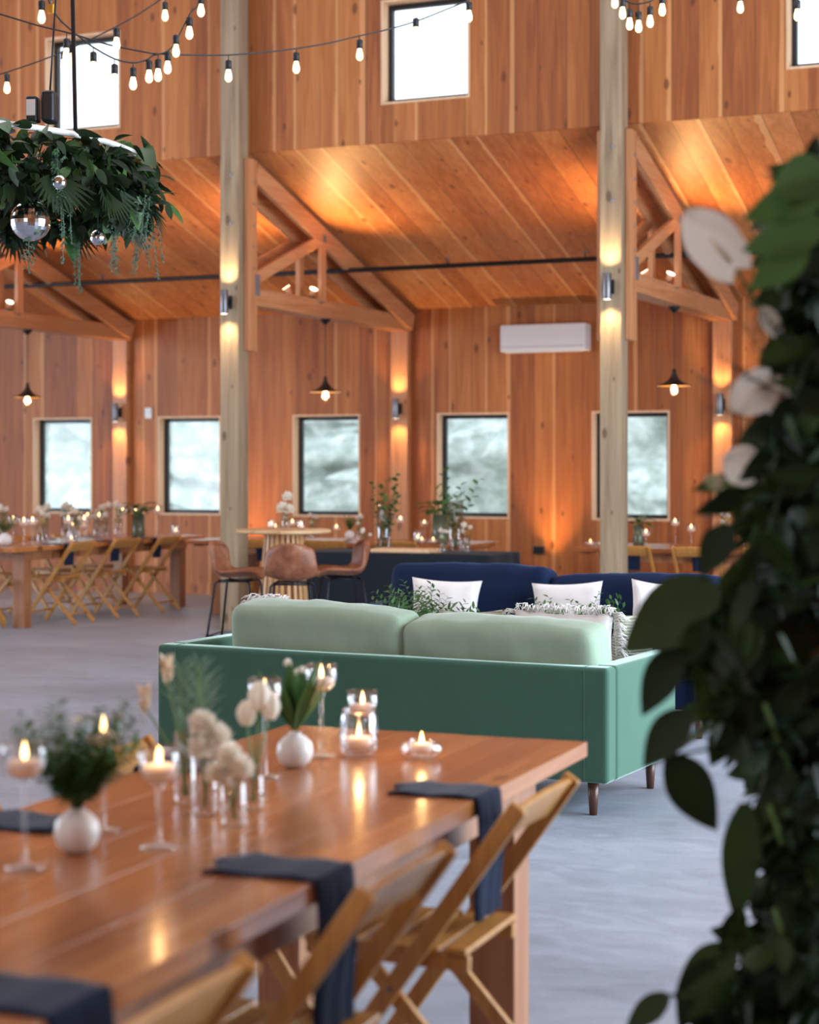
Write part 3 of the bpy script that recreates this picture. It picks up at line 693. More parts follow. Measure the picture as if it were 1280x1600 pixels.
def fringed(px, d, w, h, rz, label, seed, z=.487, ly=10):
    p = at(px, 727, d); r = empty('fringed_pillow', (p.x, p.y, z), rz, label, 'cushion'); r.rotation_euler = (R(ly), 0, rz)
    pillow_mesh(w, h, .15, seed).done('cover', 'linen', r); b = B()
    for k in range(330):
        side = k % 3; t = random.random()
        if side == 0: p0 = Vector(((t - .5) * w, 0, h - .01)); d0 = Vector((random.uniform(-.3, .3), random.uniform(-.6, .6), 1))
        else: s = 1 if side == 1 else -1; p0 = Vector((s * w * .49, 0, t * h)); d0 = Vector((s * 1, random.uniform(-.6, .6), random.uniform(-.2, .6)))
        d0.normalize(); L = random.uniform(.04, .075); p1 = p0 + d0 * L * .6; p2 = p1 + (d0 + Vector((0, random.uniform(-.6, .6), -1.1))).normalized() * L * .6
        b.tube([p0, p1, p2], [.0030, .0024, .0015], 4)
    tag(b.done('fringe', 'linen', r), kind='stuff'); return r
fringed(888, 8.50, .50, .365, R(-3), 'white fringed cushion behind the right back cushion of the green sofa', 3)
fringed(428, 9.12, .22, .365, R(-3), 'white fringed cushion peeking over the left back cushion of the green sofa', 5)
# coffee table with greenery
ct = at(790, 727, 9.7); r = empty('coffee_table', (ct.x, ct.y, 0), 0, 'low coffee table between the two sofas carrying leafy greenery', 'table')
B().box((0, 0, .41), (1.2, .38, .03)).done('tabletop', 'bartop', r, bevel=.006)
for sx in (-1, 1):
    for sy in (-1, 1): B().tube([(sx * .52, sy * .14, 0), (sx * .5, sy * .13, .395)], [.012, .018], 10).done('leg', 'darkleg', r)
def greenery(px, d, zb, h, spread, n, m, label, ll=.035, seed=0, nl=16, potr=.05, tall=None):
    random.seed(seed); p = at(px, 727, d); r = empty('potted_greenery', (p.x, p.y, zb), 0, label, 'plant')
    B().lathe([(0, 0), (potr * .7, 0), (potr, .03), (potr, .09), (potr * .85, .11), (potr * .75, .11), (potr * .8, .02), (0, .02)], 20).done('pot', 'ceramic', r)
    b = B()
    for k in range(n):
        a = random.uniform(0, 2 * PI); q = random.random() ** .6 * spread
        b.sprig((0, 0, .08), Vector((math.cos(a) * q, math.sin(a) * q, 1)), h * random.uniform(.6, 1.05), nl, ll, ll * .42, 'ovate', .5)
    b.done('foliage', m, r); return r
greenery(668, 9.7, .425, .43, 1.0, 70, 'leaf', 'bushy small-leaved greenery between the sofas, in front of the left white cushion', .040, 3, 22)
greenery(905, 9.62, .425, .40, 1.1, 40, 'leaf', 'small-leaved greenery between the sofas, in front of the middle white cushion', .038, 4)

# ============================================================ NAPKINS
def napkin(cx, cy, zt, rz, inl, hang, wd, label, group=None, thick=.007):
    """folded strip lying on the table (local -x inwards), edge at local x=0, hanging beyond"""
    b = B(); prof = []
    for k in range(7): prof.append((-inl + inl * k / 6 - .0, zt + thick * .6 + .003 * math.sin(k * 1.7)))
    prof += [(.008, zt + .006), (.016, zt - .006), (.018, zt - .03)]
    for k in range(1, 7): prof.append((.018 + .006 * math.sin(k * .9), zt - .03 - (hang - .03) * k / 6))
    g = []; nw = 8
    for i, (x, z) in enumerate(prof):
        row = []
        for j in range(nw + 1):
            s = j / nw - .5; w = wd * (1 - .06 * i / len(prof)); fl = .006 * math.sin(j * 1.9 + i * .35) if i > 9 else .0015 * math.sin(j * 2.1 + i)
            row.append(b.bm.verts.new((x + (fl if i > 9 else 0) + (-.0 if i else .02 * math.sin(j)), s * w, z + (0 if i > 9 else abs(fl)))))
        g.append(row)
    for a, c in zip(g, g[1:]):
        for j in range(nw): b._f((a[j], a[j + 1], c[j + 1], c[j]))
    o = b.done('napkin', 'navy', None, solid=thick, loc=(cx, cy, 0)); o.modifiers['solid'].offset = 1
    x = o.modifiers.new('b', 'BEVEL'); x.width = .002; o.rotation_euler = (0, 0, rz); tag(o, label, 'napkin', group); return o
napkin(-1.528, 3.93, .762, R(2), .21, .28, .165, 'navy napkin hanging off the foreground table, nearest the green sofa')
napkin(-1.495, 3.05, .762, R(2), .225, .29, .17, 'navy napkin hanging off the foreground table edge at the middle right chair')
napkin(-1.465, 2.17, .762, R(2), .27, .28, .17, 'navy napkin at the bottom left corner on the foreground table')
napkin(-2.42, 3.22, .762, R(182), .25, .2, .17, 'navy napkin on the far side of the foreground table behind the white vase')
napkin(-2.455, 4.0, .762, R(182), .22, .2, .17, 'navy napkin on the far side of the foreground table behind the tall flower vases')
for k, Y in enumerate((14.72, 15.52, 16.32)):
    napkin(-10.0, Y, .762, 0, .24, .2, .15, 'navy napkin hanging at the %s near side chair of the long left table' % ('first', 'second', 'third')[k])
for k, Y in enumerate((14.8, 15.6, 16.4)):
    napkin(-11.02, Y, .762, PI, .24, .2, .15, 'navy napkin on the far side of the long left table at its %s chair' % ('first', 'second', 'third')[k])
for k, X in enumerate((-8.62, -7.86, -7.10)): napkin(X, 16.10, .762, -R(90), .24, .2, .15, 'navy napkin behind the round bar table, %s from the left' % ('first', 'second', 'third')[k])
for k, X in enumerate((-4.80, -4.17, -3.52)): napkin(X, 16.10, .762, -R(90), .24, .2, .15, 'navy napkin on the table behind the right post, %s from the left' % ('first', 'second', 'third')[k])

# ============================================================ TABLEWARE
def mk_candle():
    r = empty('floating_candle', (0, 0, 0), 0, cat='candle'); B().lathe([(0, 0), (.024, 0), (.034, .012), (.034, .026), (.029, .030), (0, .026)], 20).done('wax', 'wax', r)
    B().tube([(0, 0, .026), (0, 0, .034)], .001, 5).done('wick', 'black', r)
    B().lathe([(0, .029), (.004, .033), (.0062, .040), (.0045, .050), (.0018, .060), (0, .066)], 12).done('flame', 'flame', r); return r
CANDLE = Kind(mk_candle)
def mk_stem(H):
    def f():
        r = empty('stemmed_candle_glass', (0, 0, 0), 0, cat='candle holder')
        B().lathe([(.0, H - .075), (.018, H - .072), (.036, H - .055), (.041, H - .03), (.041, H), (.0395, H), (.0395, H - .03), (.034, H - .053), (.016, H - .068), (0, H - .070)], 24).done('glass_cup', 'glass', r)
        B().tube([(0, 0, .004), (0, 0, .012), (0, 0, .05), (0, 0, H - .09), (0, 0, H - .072)], [.012, .006, .0045, .005, .013], 12).done('stem', 'glass', r)
        B().lathe([(0, 0), (.036, 0), (.037, .002), (.015, .006), (0, .007)], 24).done('foot', 'glass', r); return r
    return f
STEM = {h: Kind(mk_stem(h)) for h in (.24, .20, .15)}
def stem(x, y, h, z, lab, rz=0, scale=1):
    STEM[h].put((x, y, z), rz, 'stemmed candle glass ' + lab, scale=scale); CANDLE.put((x, y, z + (h - .066) * scale), rz, 'lit candle in stemmed glass ' + lab, scale=scale * (.98 if scale != 1 else 1))
def mk_tumbler():
    r = empty('ribbed_candle_glass', (0, 0, 0), 0, cat='candle holder')
    B().lathe([(0, 0), (.038, 0), (.045, .012), (.048, .05), (.046, .10), (.040, .125), (.037, .125), (.043, .10), (.0445, .05), (.041, .016), (0, .014)], 48, rib=(24, .05)).done('glass_cup', 'glass', r); return r
TUMB = Kind(mk_tumbler)
def mk_votive():
    r = empty('glass_tealight_holder', (0, 0, 0), 0, cat='candle holder')
    B().lathe([(0, 0), (.034, 0), (.048, .012), (.052, .028), (.044, .044), (.034, .048), (.031, .046), (.036, .03), (.028, .016), (0, .014)], 40, rib=(20, .06)).done('glass_cup', 'glass', r); return r
VOT = Kind(mk_votive)
Z0 = .762
fpos = [(-2.04, 2.86, .24, 'at the far left of the foreground table'), (-1.905, 3.12, .20, 'right of the white vase on the foreground table'), (-2.10, 3.22, .24, 'behind the white vase on the foreground table'),
        (-2.10, 3.93, .24, 'behind the cream tulips on the foreground table'), (-2.115, 4.27, .24, 'right of the ribbed white vase on the foreground table'), (-2.085, 4.46, .15, 'behind the ribbed tumbler on the foreground table')]
for x, y, h, lab in fpos: stem(x, y, h, Z0, lab); 
TUMB.put((-2.03, 4.32, Z0), 0, 'ribbed glass tumbler with a glowing candle near the far end of the foreground table'); CANDLE.put((-2.03, 4.32, Z0 + .018), 0, 'lit candle inside the ribbed tumbler on the foreground table')
VOT.put((-1.86, 4.34, Z0), 0, 'low round glass tealight holder at the far end of the foreground table'); CANDLE.put((-1.86, 4.34, Z0 + .013), 0, 'lit tealight in the low round holder on the foreground table', scale=.85)
for q in ((-2.03, 4.32, Z0 + .09), (-1.86, 4.34, Z0 + .075), (-1.905, 3.12, Z0 + .2)): point('candle_glow', q, .35, (1, .55, .22), .01)
# vases and flowers
def budvase(x, y, ribbed, lab):
    r = empty('bud_vase', (x, y, Z0), 0, lab, 'vase')
    B().lathe([(0, 0), (.022, 0), (.038, .014), (.045, .036), (.041, .060), (.026, .076), (.016, .080), (.015, .086), (.0125, .086), (.014, .076), (0, .074)], 40, rib=(16, .05) if ribbed else None).done('body', 'ceramic', r)
    return r
budvase(-2.03, 3.02, False, 'round white bud vase holding ferny greenery on the foreground table')
budvase(-2.10, 4.09, True, 'ribbed white bud vase holding leafy green stems on the foreground table')
def bunch(name, x, y, z, lab, cat='flowers'): return empty(name, (x, y, z), 0, lab, cat)
random.seed(11)
r = bunch('fern_bunch', -2.03, 3.02, Z0 + .080, 'feathery dark fern bunch in the round white vase', 'greenery'); b = B()
for k in range(62):
    a = random.uniform(0, 2 * PI); q = random.random() ** .7 * .8
    b.sprig((0, 0, -.004), (math.cos(a) * q, math.sin(a) * q, 1), random.uniform(.10, .235), 28, .024, .010, 'lance', .4, .001)
b.done('foliage', 'leaf', r); b = B()
for k in range(3): b.bloom((random.uniform(-.05, .05), random.uniform(-.05, .05), .12 + .03 * k), .012, 16)
b.done('flower', 'petal', r)
r = bunch('leafy_stems', -2.10, 4.09, Z0 + .084, 'green leafy stems with small white flowers in the ribbed white vase', 'greenery'); b = B()
for k in range(20):
    a = random.uniform(0, 2 * PI); q = random.random() * .6; d = Vector((math.cos(a) * q, math.sin(a) * q, 1)).normalized()
    b.leaf(d * .01, d, Vector((math.cos(a), math.sin(a), .3)), random.uniform(.10, .19), .034, 'lance', .35, .3, 6)
b.done('foliage', 'leaf', r)
for q in ((-.02, .0, .175), (.025, -.01, .16), (.0, .02, .15)): B().bloom(q, .014, 18).done('flower', 'petal', r)
def glassvase(x, y, z, h, rad, lab, name='glass_vase'):
    r = empty(name, (x, y, z), 0, lab, 'vase'); t = .002
    B().lathe([(0, 0), (rad * .9, 0), (rad, .006), (rad, h), (rad - t, h), (rad - t, .014), (0, .012)], 24).done('body', 'glass', r); return r
def stems_flowers(name, x, y, z, specs, lab, cat='flowers'):
    r = bunch(name, x, y, z, lab, cat)
    for kind, dx, dy, h, s in specs:
        b0 = Vector((dx * -.12, dy * -.12, .016)); tip = Vector((dx, dy, h)); mid = b0.lerp(tip, .5) + Vector((dx * -.15, dy * -.15, 0))
        b = B(); b.tube([b0, mid, tip], [.0028, .0028, .0022], 6)
        st = b.done('stem', 'stemg', r)
        if kind == 'carn': B().bloom(tip, s, 60).done('flower', 'petal', r)
        elif kind == 'tulip': B().cup(tip - Vector((0, 0, .008)), Vector((dx, dy, .5)), s * .62, s * 1.6).done('flower', 'petal', r)
        elif kind == 'plume':
            b = B()
            for k in range(34):
                t = k / 34; a = random.uniform(0, 6.28); b.leaf(tip + Vector((0, 0, -.02 + .05 * t)), (math.cos(a) * .6, math.sin(a) * .6, 1), (1, 0, 0), .032, .014, 'lance', .1, .2, 2)
            b.done('flower', 'peach', r)
        elif kind == 'palm':
            b = B()
            for k in range(15):
                t = k / 14; p = mid.lerp(tip, t); w = .06 * math.sin(PI * (.15 + .75 * t))
                for sd in (-1, 1): b.leaf(p, (sd * .7 + random.uniform(-.2, .2), random.uniform(-.5, .5), .8), (0, 1, .2), w + .02, .0045, 'lance', .15, .2, 3)
            b.done('foliage', 'leafgr', r)
    return r
glassvase(-1.995, 3.46, Z0, .16, .027, 'tall clear cylinder vase with white carnations on the foreground table')
stems_flowers('carnation_bunch', -1.995, 3.46, Z0, [('carn', -.004, -.004, .195, .036), ('carn', .022, .010, .165, .036), ('carn', .0, -.02, .145, .032), ('palm', -.035, .03, .32, .05)], 'white carnations and a grey palm frond in the tall cylinder vase')
glassvase(-1.875, 3.37, Z0, .12, .026, 'short clear vase with white carnations at the front on the foreground table')
stems_flowers('carnation_bunch', -1.875, 3.37, Z0, [('carn', -.01, .004, .145, .032), ('carn', .024, -.01, .125, .030), ('carn', -.03, -.02, .11, .028)], 'white carnations in the short clear vase at the front')
glassvase(-1.925, 3.55, Z0, .10, .022, 'small clear vase with cream tulips on the foreground table')
stems_flowers('tulip_bunch', -1.925, 3.55, Z0, [('tulip', .012, .006, .225, .040), ('tulip', -.022, .010, .19, .034), ('tulip', .030, .02, .205, .034)], 'cream tulips with bright green stems in the small clear vase')
glassvase(-2.10, 3.55, Z0, .16, .024, 'slim clear vase with cream plumes on the foreground table')
stems_flowers('plume_bunch', -2.10, 3.55, Z0, [('plume', -.035, -.02, .285, .03), ('plume', -.075, -.05, .22, .03), ('palm', -.02, .01, .30, .05), ('palm', .02, .03, .27, .05)], 'cream plumes and grey fronds standing tallest on the foreground table')

# ---- set tables at the back
def carnations(n, seed, s=1.0):
    def f():
        random.seed(seed); r = empty('flower_vase', (0, 0, 0), 0, cat='flowers'); B().lathe([(0, 0), (.03, 0), (.032, .01), (.032, .14), (.030, .14), (.030, .015), (0, .012)], 16).done('vase', 'glass', r)
        bs, bf, bl = B(), B(), B()
        for k in range(n):
            a = 2 * PI * k / n + random.random(); q = random.uniform(.01, .055); h = random.uniform(.16, .25); t = Vector((q * math.cos(a), q * math.sin(a), h))
            bs.tube([Vector((0, 0, .02)), t], .0022, 4); bf.bloom(t, random.uniform(.022, .032), 26)
            bl.leaf(t * .8, (math.cos(a + 1), math.sin(a + 1), .7), (0, 0, 1), .07, .016, 'lance', .3, .2, 3)
        bs.done('stem', 'stemg', r); bf.done('flower', 'petal', r); bl.done('foliage', 'leaf', r); return r
    return f
def fernpot():
    random.seed(5); r = empty('bud_vase_with_fern', (0, 0, 0), 0, cat='plant')
    B().lathe([(0, 0), (.022, 0), (.042, .016), (.048, .038), (.042, .065), (.02, .08), (.018, .086), (0, .086)], 20).done('vase', 'ceramic', r); b = B()
    for k in range(14):
        a = random.uniform(0, 6.28); q = random.random() * .9; b.sprig((0, 0, .08), (math.cos(a) * q, math.sin(a) * q, 1), random.uniform(.08, .17), 12, .026, .012, 'lance', .4)
    b.done('foliage', 'leaf', r); return r
def leafpot():
    random.seed(8); r = empty('broadleaf_vase', (0, 0, 0), 0, cat='plant')
    B().lathe([(0, 0), (.055, 0), (.06, .01), (.055, .20), (.052, .20), (.054, .015), (0, .012)], 20).done('vase', 'greenglass', r); b = B()
    for k in range(12):
        a = k * 2.4; q = random.uniform(.3, 1.3); d = Vector((math.cos(a) * q, math.sin(a) * q, 1)).normalized(); t = Vector((0, 0, .18)) + d * random.uniform(.05, .12)
        b.tube([(0, 0, .1), t], .003, 5); b.leaf(t, d + Vector((math.cos(a) * .7, math.sin(a) * .7, -.2)), (0, 0, 1), random.uniform(.12, .17), .10, 'ovate', .9, .15, 6)
    b.done('foliage', 'leafd' if False else 'leaf', r); return r
def tallsprig():
    random.seed(14); r = empty('tall_branch_vase', (0, 0, 0), 0, cat='flowers')
    B().lathe([(0, 0), (.05, 0), (.055, .01), (.055, .36), (.053, .36), (.053, .015), (0, .012)], 24).done('vase', 'glass', r); b = B()
    for k in range(8):
        a = random.uniform(0, 6.28); q = random.uniform(.1, .5); b.sprig((random.uniform(-.02, .02), 0, .03), (math.cos(a) * q, math.sin(a) * q, 1.4), random.uniform(.38, .56), 12, .055, .034, 'ovate', .25, .003)
    b.done('foliage', 'leaf', r); return r
CA = Kind(carnations(5, 1)); CB = Kind(carnations(3, 2)); FP = Kind(fernpot); LP = Kind(leafpot); TS = Kind(tallsprig)
ORD = ['first', 'second', 'third', 'fourth', 'fifth', 'sixth', 'seventh', 'eighth', 'ninth', 'tenth', 'eleventh', 'twelfth', 'thirteenth', 'fourteenth', 'fifteenth', 'sixteenth']
random.seed(21)
# left table: pixel x ordered, row Y
lst = sorted([(random.uniform(-.30, .30), -1.55 + 3.1 * k / 15 + random.uniform(-.05, .05), random.choice((.24, .20, .15, .20))) for k in range(16)], key=lambda q: q[1])
for k, (dx, dy, h) in enumerate(lst): stem(-10.51 + dx, 15.6 + dy, h, Z0, 'on the long left table, %s from near end' % ORD[k], scale=1.35)
for k, (dx, dy, kd) in enumerate([(.12, -1.35, FP), (-.15, -1.05, CA), (.18, -.85, CB), (-.05, -.45, CA), (.22, -.35, CB), (.05, -.1, FP), (-.2, .12, CA), (.15, .32, CA), (-.1, .55, CB), (.0, .80, CA)]):
    nm = {id(FP): 'white bud vase of fern', id(CA): 'glass vase of five white carnations', id(CB): 'glass vase of three white carnations'}[id(kd)]
    kd.put((-10.51 + dx, 15.6 + dy, Z0), k * 1.3, '%s on the left table, %s flower piece from near end' % (nm, ORD[k]), scale=1.4)
LP.put((-10.40, 16.62, Z0), .4, 'vase of big dark green leaves near the far end of the long left table', scale=1.2)
TUMB.put((-10.2, 17.05, Z0), 0, 'ribbed candle tumbler at the far end of the long left table'); CANDLE.put((-10.2, 17.05, Z0 + .018), 0, 'lit candle in the tumbler at the far end of the long left table')
VOT.put((-10.15, 15.0, Z0), 0, 'low tealight holder near the front edge of the long left table'); CANDLE.put((-10.15, 15.0, Z0 + .013), 0, 'lit tealight near the front edge of the long left table', scale=.85)
# middle table
LP.put((-6.90, 16.55, Z0), 2.1, 'vase of big dark green leaves on the table behind the buffet, right end', scale=1.35)
for k, (X, Y, h) in enumerate([(-8.75, 16.6, .15), (-8.45, 16.4, .20), (-8.1, 16.7, .15), (-7.3, 16.5, .24), (-7.15, 16.75, .20)]): stem(X, Y, h, Z0, 'behind the round bar table, %s from the left' % ORD[k], scale=1.1)
CA.put((-8.3, 16.55, Z0), 0, 'glass vase of white carnations behind the round bar table, left of its top'); CA.put((-7.75, 16.5, Z0), 2, 'glass vase of white carnations behind the round bar table, right of its top'); FP.put((-8.0, 16.8, Z0), 1, 'white bud vase of fern on the table behind the round bar table', scale=1.1)
CB.put((-7.55, 16.7, Z0), 1, 'glass vase of three white carnations behind the right leather stool')
TUMB.put((-7.05, 16.35, Z0), 0, 'ribbed candle tumbler on the table behind the buffet'); CANDLE.put((-7.05, 16.35, Z0 + .018), 0, 'lit candle in the tumbler behind the buffet')
for k, X in enumerate((-6.95, -6.83)): VOT.put((X, 16.22, Z0), 0, '%s low tealight holder on the table behind the buffet' % ('left', 'right')[k]); CANDLE.put((X, 16.22, Z0 + .013), 0, '%s lit tealight on the table behind the buffet' % ('left', 'right')[k], scale=.85)
# right table
for k, (X, Y, h) in enumerate([(-4.82, 16.6, .15), (-4.58, 16.75, .24), (-4.36, 16.5, .20), (-3.75, 16.55, .20)]): stem(X, Y, h, Z0, 'on the table behind the right post, %s from the left' % ORD[k], scale=1.1)
CA.put((-4.05, 16.5, Z0), 0, 'tall glass vase of white flowers on the table behind the right post', scale=(1, 1, 1.3)); CB.put((-3.9, 16.6, Z0), 0, 'low vase of three white flowers behind the right post', scale=1.0)
LP.put((-4.98, 16.9, Z0), 1, 'leafy vase partly hidden by the right post', scale=.9)
TUMB.put((-5.15, 16.5, Z0), 0, 'ribbed candle tumbler just left of the right post'); CANDLE.put((-5.15, 16.5, Z0 + .018), 0, 'lit candle in the tumbler left of the right post')
for k, (X, Y) in enumerate(((-5.27, 16.3), (-5.18, 16.33))): VOT.put((X, Y, Z0), 0, '%s low tealight holder just left of the right post' % ('left', 'right')[k]); CANDLE.put((X, Y, Z0 + .013), 0, '%s lit tealight just left of the right post' % ('left', 'right')[k], scale=.85)
# buffet and bar table
ZB = .757
TS.put((*at(600, 727, 16.38).xy, ZB), .3, 'tall clear vase of leafy branches at the left of the black buffet', scale=1.25); TS.put((*at(712, 727, 16.05).xy, ZB), 2.4, 'tall clear vase of leafy branches at the right of the black buffet, before the window', scale=1.25)
CB.put((*at(571, 727, 16.05).xy, ZB), 0, 'small vase of white carnations at the left end of the black buffet', scale=.9); CA.put((*at(692, 727, 15.82).xy, ZB), 0, 'small vase of white carnations beside the serving board', scale=(.9, .9, .8))
CB.put((*at(729, 727, 15.85).xy, ZB), 1.5, 'glass vase with slim stems at the right end of the black buffet', scale=1.15)
ztop = 1.016
p = at(446, 727, 14.35); glassvase(p.x, p.y, ztop, .13, .03, 'clear vase holding white hydrangeas on the round bar table')
stems_flowers('hydrangea_bunch', p.x, p.y, ztop, [('carn', -.02, -.01, .165, .055), ('carn', .035, .0, .155, .050), ('carn', .012, .01, .255, .048)], 'three big white hydrangea heads on the round bar table')
for k, (px, dd) in enumerate(((424, 14.42), (470, 14.32))):
    p = at(px, 727, dd); TUMB.put((p.x, p.y, ztop), 0, '%s candle tumbler on the round bar table' % ('left', 'right')[k], scale=.6); CANDLE.put((p.x, p.y, ztop + .012), 0, '%s lit candle on the round bar table' % ('left', 'right')[k], scale=.8)

# ============================================================ STRING LIGHTS
def strand(label, cable, bulbs, d0=10.2, d1=10.2):
    """cable: list of pixels; the strand hangs in its own plane across the nave"""
    xs = [p[0] for p in cable]; x0, x1 = min(xs), max(xs)
    dep = lambda x: d0 + (d1 - d0) * (x - x0) / (x1 - x0 + 1e-6)
    r = empty('string_lights', (0, 0, 0), 0, label, 'string lights')
    pts = [at(x, y, dep(x)) for x, y in cable]; sm = []
    for k in range(len(pts) - 1):
        a, b_, c, d = pts[max(k - 1, 0)], pts[k], pts[k + 1], pts[min(k + 2, len(pts) - 1)]
        for t in (0, .25, .5, .75): sm.append(.5 * ((2 * b_) + (c - a) * t + (2 * a - 5 * b_ + 4 * c - d) * t * t + (3 * b_ - a - 3 * c + d) * t ** 3))
    sm.append(pts[-1]); B().tube(sm, .0048, 6).done('cable', 'rubber', r)
    for x, y, yc in bulbs:
        p = at(x, y, dep(x)); top = at(x, yc, dep(x)); s = B()
        s.tube([(0, 0, top.z - p.z), (0, 0, .085)], .003, 5); s.tube([(0, 0, .085), (0, 0, .078), (0, 0, .03)], [.010, .019, .019], 10)
        so = s.done('socket', 'rubber', r, loc=p)
        B().lathe([(0, -.042), (.010, -.040), (.019, -.029), (.0215, -.014), (.019, .003), (.014, .022), (.013, .032), (0, .034)], 14).done('bulb', 'bulb', so)
    return r
strand('string lights swagging from the bulb cluster to the upper window and off the top edge', [(240, 84), (300, 86), (355, 86), (410, 82), (462, 76), (515, 67), (562, 56), (610, 45), (651, 33), (692, 17), (733, 0), (790, -28)],
       [(357, 117, 86), (463, 104, 76), (562, 84, 56), (650, 50, 33), (733, 24, 0)], 10.2, 11.4)
strand('dark cable with few bulbs entering at the left edge and reaching the bulb cluster', [(-60, 5), (0, 22), (60, 40), (110, 52), (170, 70), (240, 84)], [(104, 84, 52), (182, 67, 60)], 10.0, 10.2)
strand('drooping string lights from the yellow clamp to the bulb cluster', [(60, -40), (84, 18), (110, 46), (130, 62), (146, 74), (179, 92), (208, 98), (228, 94), (240, 86)], [(65, 25, -20), (113, 92, 50), (146, 105, 74), (179, 124, 92), (208, 129, 98), (233, 118, 93), (262, 104, 84)], 9.9, 10.2)
strand('short rising string lights from the bulb cluster to the top edge', [(240, 86), (258, 82), (272, 70), (285, 45), (298, 20), (312, 5), (330, -40)], [(247, 116, 86), (275, 78, 66), (296, 50, 28), (314, 15, -5)], 10.2, 10.3)
strand('thin string lights running behind from the left edge up to the top edge', [(-50, 130), (0, 116), (60, 96), (110, 76), (165, 50), (210, 26), (250, 0), (300, -34)], [(11, 136, 114), (100, 100, 80), (258, 23, -4)], 11.6, 11.9)
strand('tight swag of bulbs in front of the right post at the top edge', [(950, -30), (963, -8), (973, -2), (984, 4), (998, 6), (1016, 2), (1035, -10), (1060, -40)], [(961, 2, -8), (973, 19, -2), (984, 36, 4), (998, 40, 6), (1016, 32, 2), (1035, 14, -10)], 10.8, 10.8)
strand('string lights crossing the top right corner by the upper window', [(1090, -70), (1157, -36), (1200, -22), (1246, -16), (1330, -22)], [(1157, 10, -36), (1246, 22, -16)], 11.0, 11.0)

# ============================================================ HANGING GREENERY RING
random.seed(33)
gc = at(-120, 727, 9.75); GZ = 3.045; RR = 1.16
hg = empty('hanging_greenery_ring', (gc.x, gc.y, GZ), 0, 'round hanging installation of dark foliage with trailing vines at upper left', 'greenery')
hp = [(RR * math.cos(2 * PI * k / 60), RR * math.sin(2 * PI * k / 60), .12) for k in range(61)]
B().tube(hp, .016, 8, False).done('hoop', 'white', hg)
def ringpt(a, rad, z): return Vector((math.cos(a) * rad, math.sin(a) * rad, z))
specs = [('leafd', 2500, .13, .05, 'ovate'), ('leaf', 480, .13, .048, 'ovate'), ('leafb', 80, .12, .036, 'ovate'), ('leafpale', 40, .15, .045, 'lance'), ('leaf', 90, .22, .12, 'ovate')]
for m_, n_, L_, w_, kd in specs:
    b = B()
    for k in range(n_):
        a = random.uniform(0, 2 * PI); rad = RR + random.gauss(-.05, .06); z = random.uniform(-.19, .13) if m_ in ('leafd',) else random.uniform(-.15, .15)
        if m_ in ('leafb', 'leafpale'): z = random.uniform(.0, .14)
        p = ringpt(a, rad, z); o = Vector((math.cos(a), math.sin(a), 0)) * (1 if rad > RR - .05 else -1)
        b.leaf(p, o * .35 + Vector((random.uniform(-.8, .8), random.uniform(-.8, .8), random.uniform(-.9, .5))), (random.uniform(-1, 1), random.uniform(-1, 1), .6), L_ * random.uniform(.6, 1.2), w_ * random.uniform(.8, 1.3), kd, .6, .2, 5)
    tag(b.done('foliage', m_, hg), kind='stuff')
# palm fans and trailing vines
b = B()
for k in range(14):
    a = 2 * PI * k / 14 + random.uniform(-.1, .1); p = ringpt(a, RR + .02, -.1); o = Vector((math.cos(a), math.sin(a), 0)); sd = Vector((-math.sin(a), math.cos(a), 0))
    b = B()
    for q in range(15):
        t = (q - 7) / 7 * 1.2; b.leaf(p, o * .5 + sd * math.sin(t) + Vector((0, 0, -math.cos(t))), o, .24, .020, 'lance', .1, .2, 4)
    b.done('palm_fan', 'leafd', hg)
b = B()
for k in range(26):
    a = random.uniform(0, 2 * PI); p = ringpt(a, RR + random.uniform(-.08, .14), -.12); L = random.choice((.25, .32, .45, .3)); sway = Vector((random.uniform(-.06, .06), random.uniform(-.06, .06), 0))
    for st in range(3):
        q0 = p + Vector((random.uniform(-.04, .04), random.uniform(-.04, .04), 0)); LL = L * random.uniform(.6, 1); pts = [q0 + sway * (t / 8) + Vector((0, 0, -LL * t / 8)) for t in range(9)]
        b.tube(pts, .002, 4)
        for q in range(int(LL * 130)):
            t = random.random(); pp = q0 + sway * t + Vector((0, 0, -LL * t)); an = random.uniform(0, 6.28); b.leaf(pp, (math.cos(an), math.sin(an), -.5), (0, 0, 1), .022, .014, 'ovate', .2, .2, 2)
b.done('trailing_vine', 'leafgr', hg)
# one long vine at the right end as in the photo
b = B()
for (px, py0, py1, dd, n_) in ((180, 290, 430, 9.8, 150), (205, 310, 370, 9.7, 60), (90, 230, 330, 8.9, 130), (45, 300, 425, 9.0, 90)):
    q0 = at(px, py0, dd) - hg.location; q1 = at(px, py1, dd) - hg.location; b.tube([q0, q1], .002, 4)
    for q in range(n_):
        t = random.random(); w = .05 * (1 - t * .75); pp = q0.lerp(q1, t) + Vector((random.uniform(-w, w), random.uniform(-w, w), 0)); an = random.uniform(0, 6.28); b.leaf(pp, (math.cos(an), math.sin(an), -.5), (0, 0, 1), .024, .014, 'ovate', .2, .2, 2)
b.done('trailing_vine', 'leafgr', hg)
for k, (px, dd) in enumerate(((118, 9.3), (-160, 9.4))):
    p = at(px, 200, dd); top = at(px - 12, -350, dd); B().bar(p - hg.location + Vector((0, 0, -.02)), top - hg.location, .006, .022, (1, 0, 0)).done('strap', 'rubber', hg)
def ball(px, py, d, rad, lab, ceil_z):
    p = at(px, py, d); r = empty('mirror_ball', p, 0, lab, 'mirror ball'); b = B(); n1 = 18
    prof = [(rad * math.sin(PI * k / n1), -rad * math.cos(PI * k / n1)) for k in range(n1 + 1)]; b.lathe(prof, 34, flat=True); b.done('body', 'mirror', r)
    B().tube([(0, 0, rad * .95), (0, 0, ceil_z - p.z)], .0015, 4).done('cord', 'rubber', r); return r
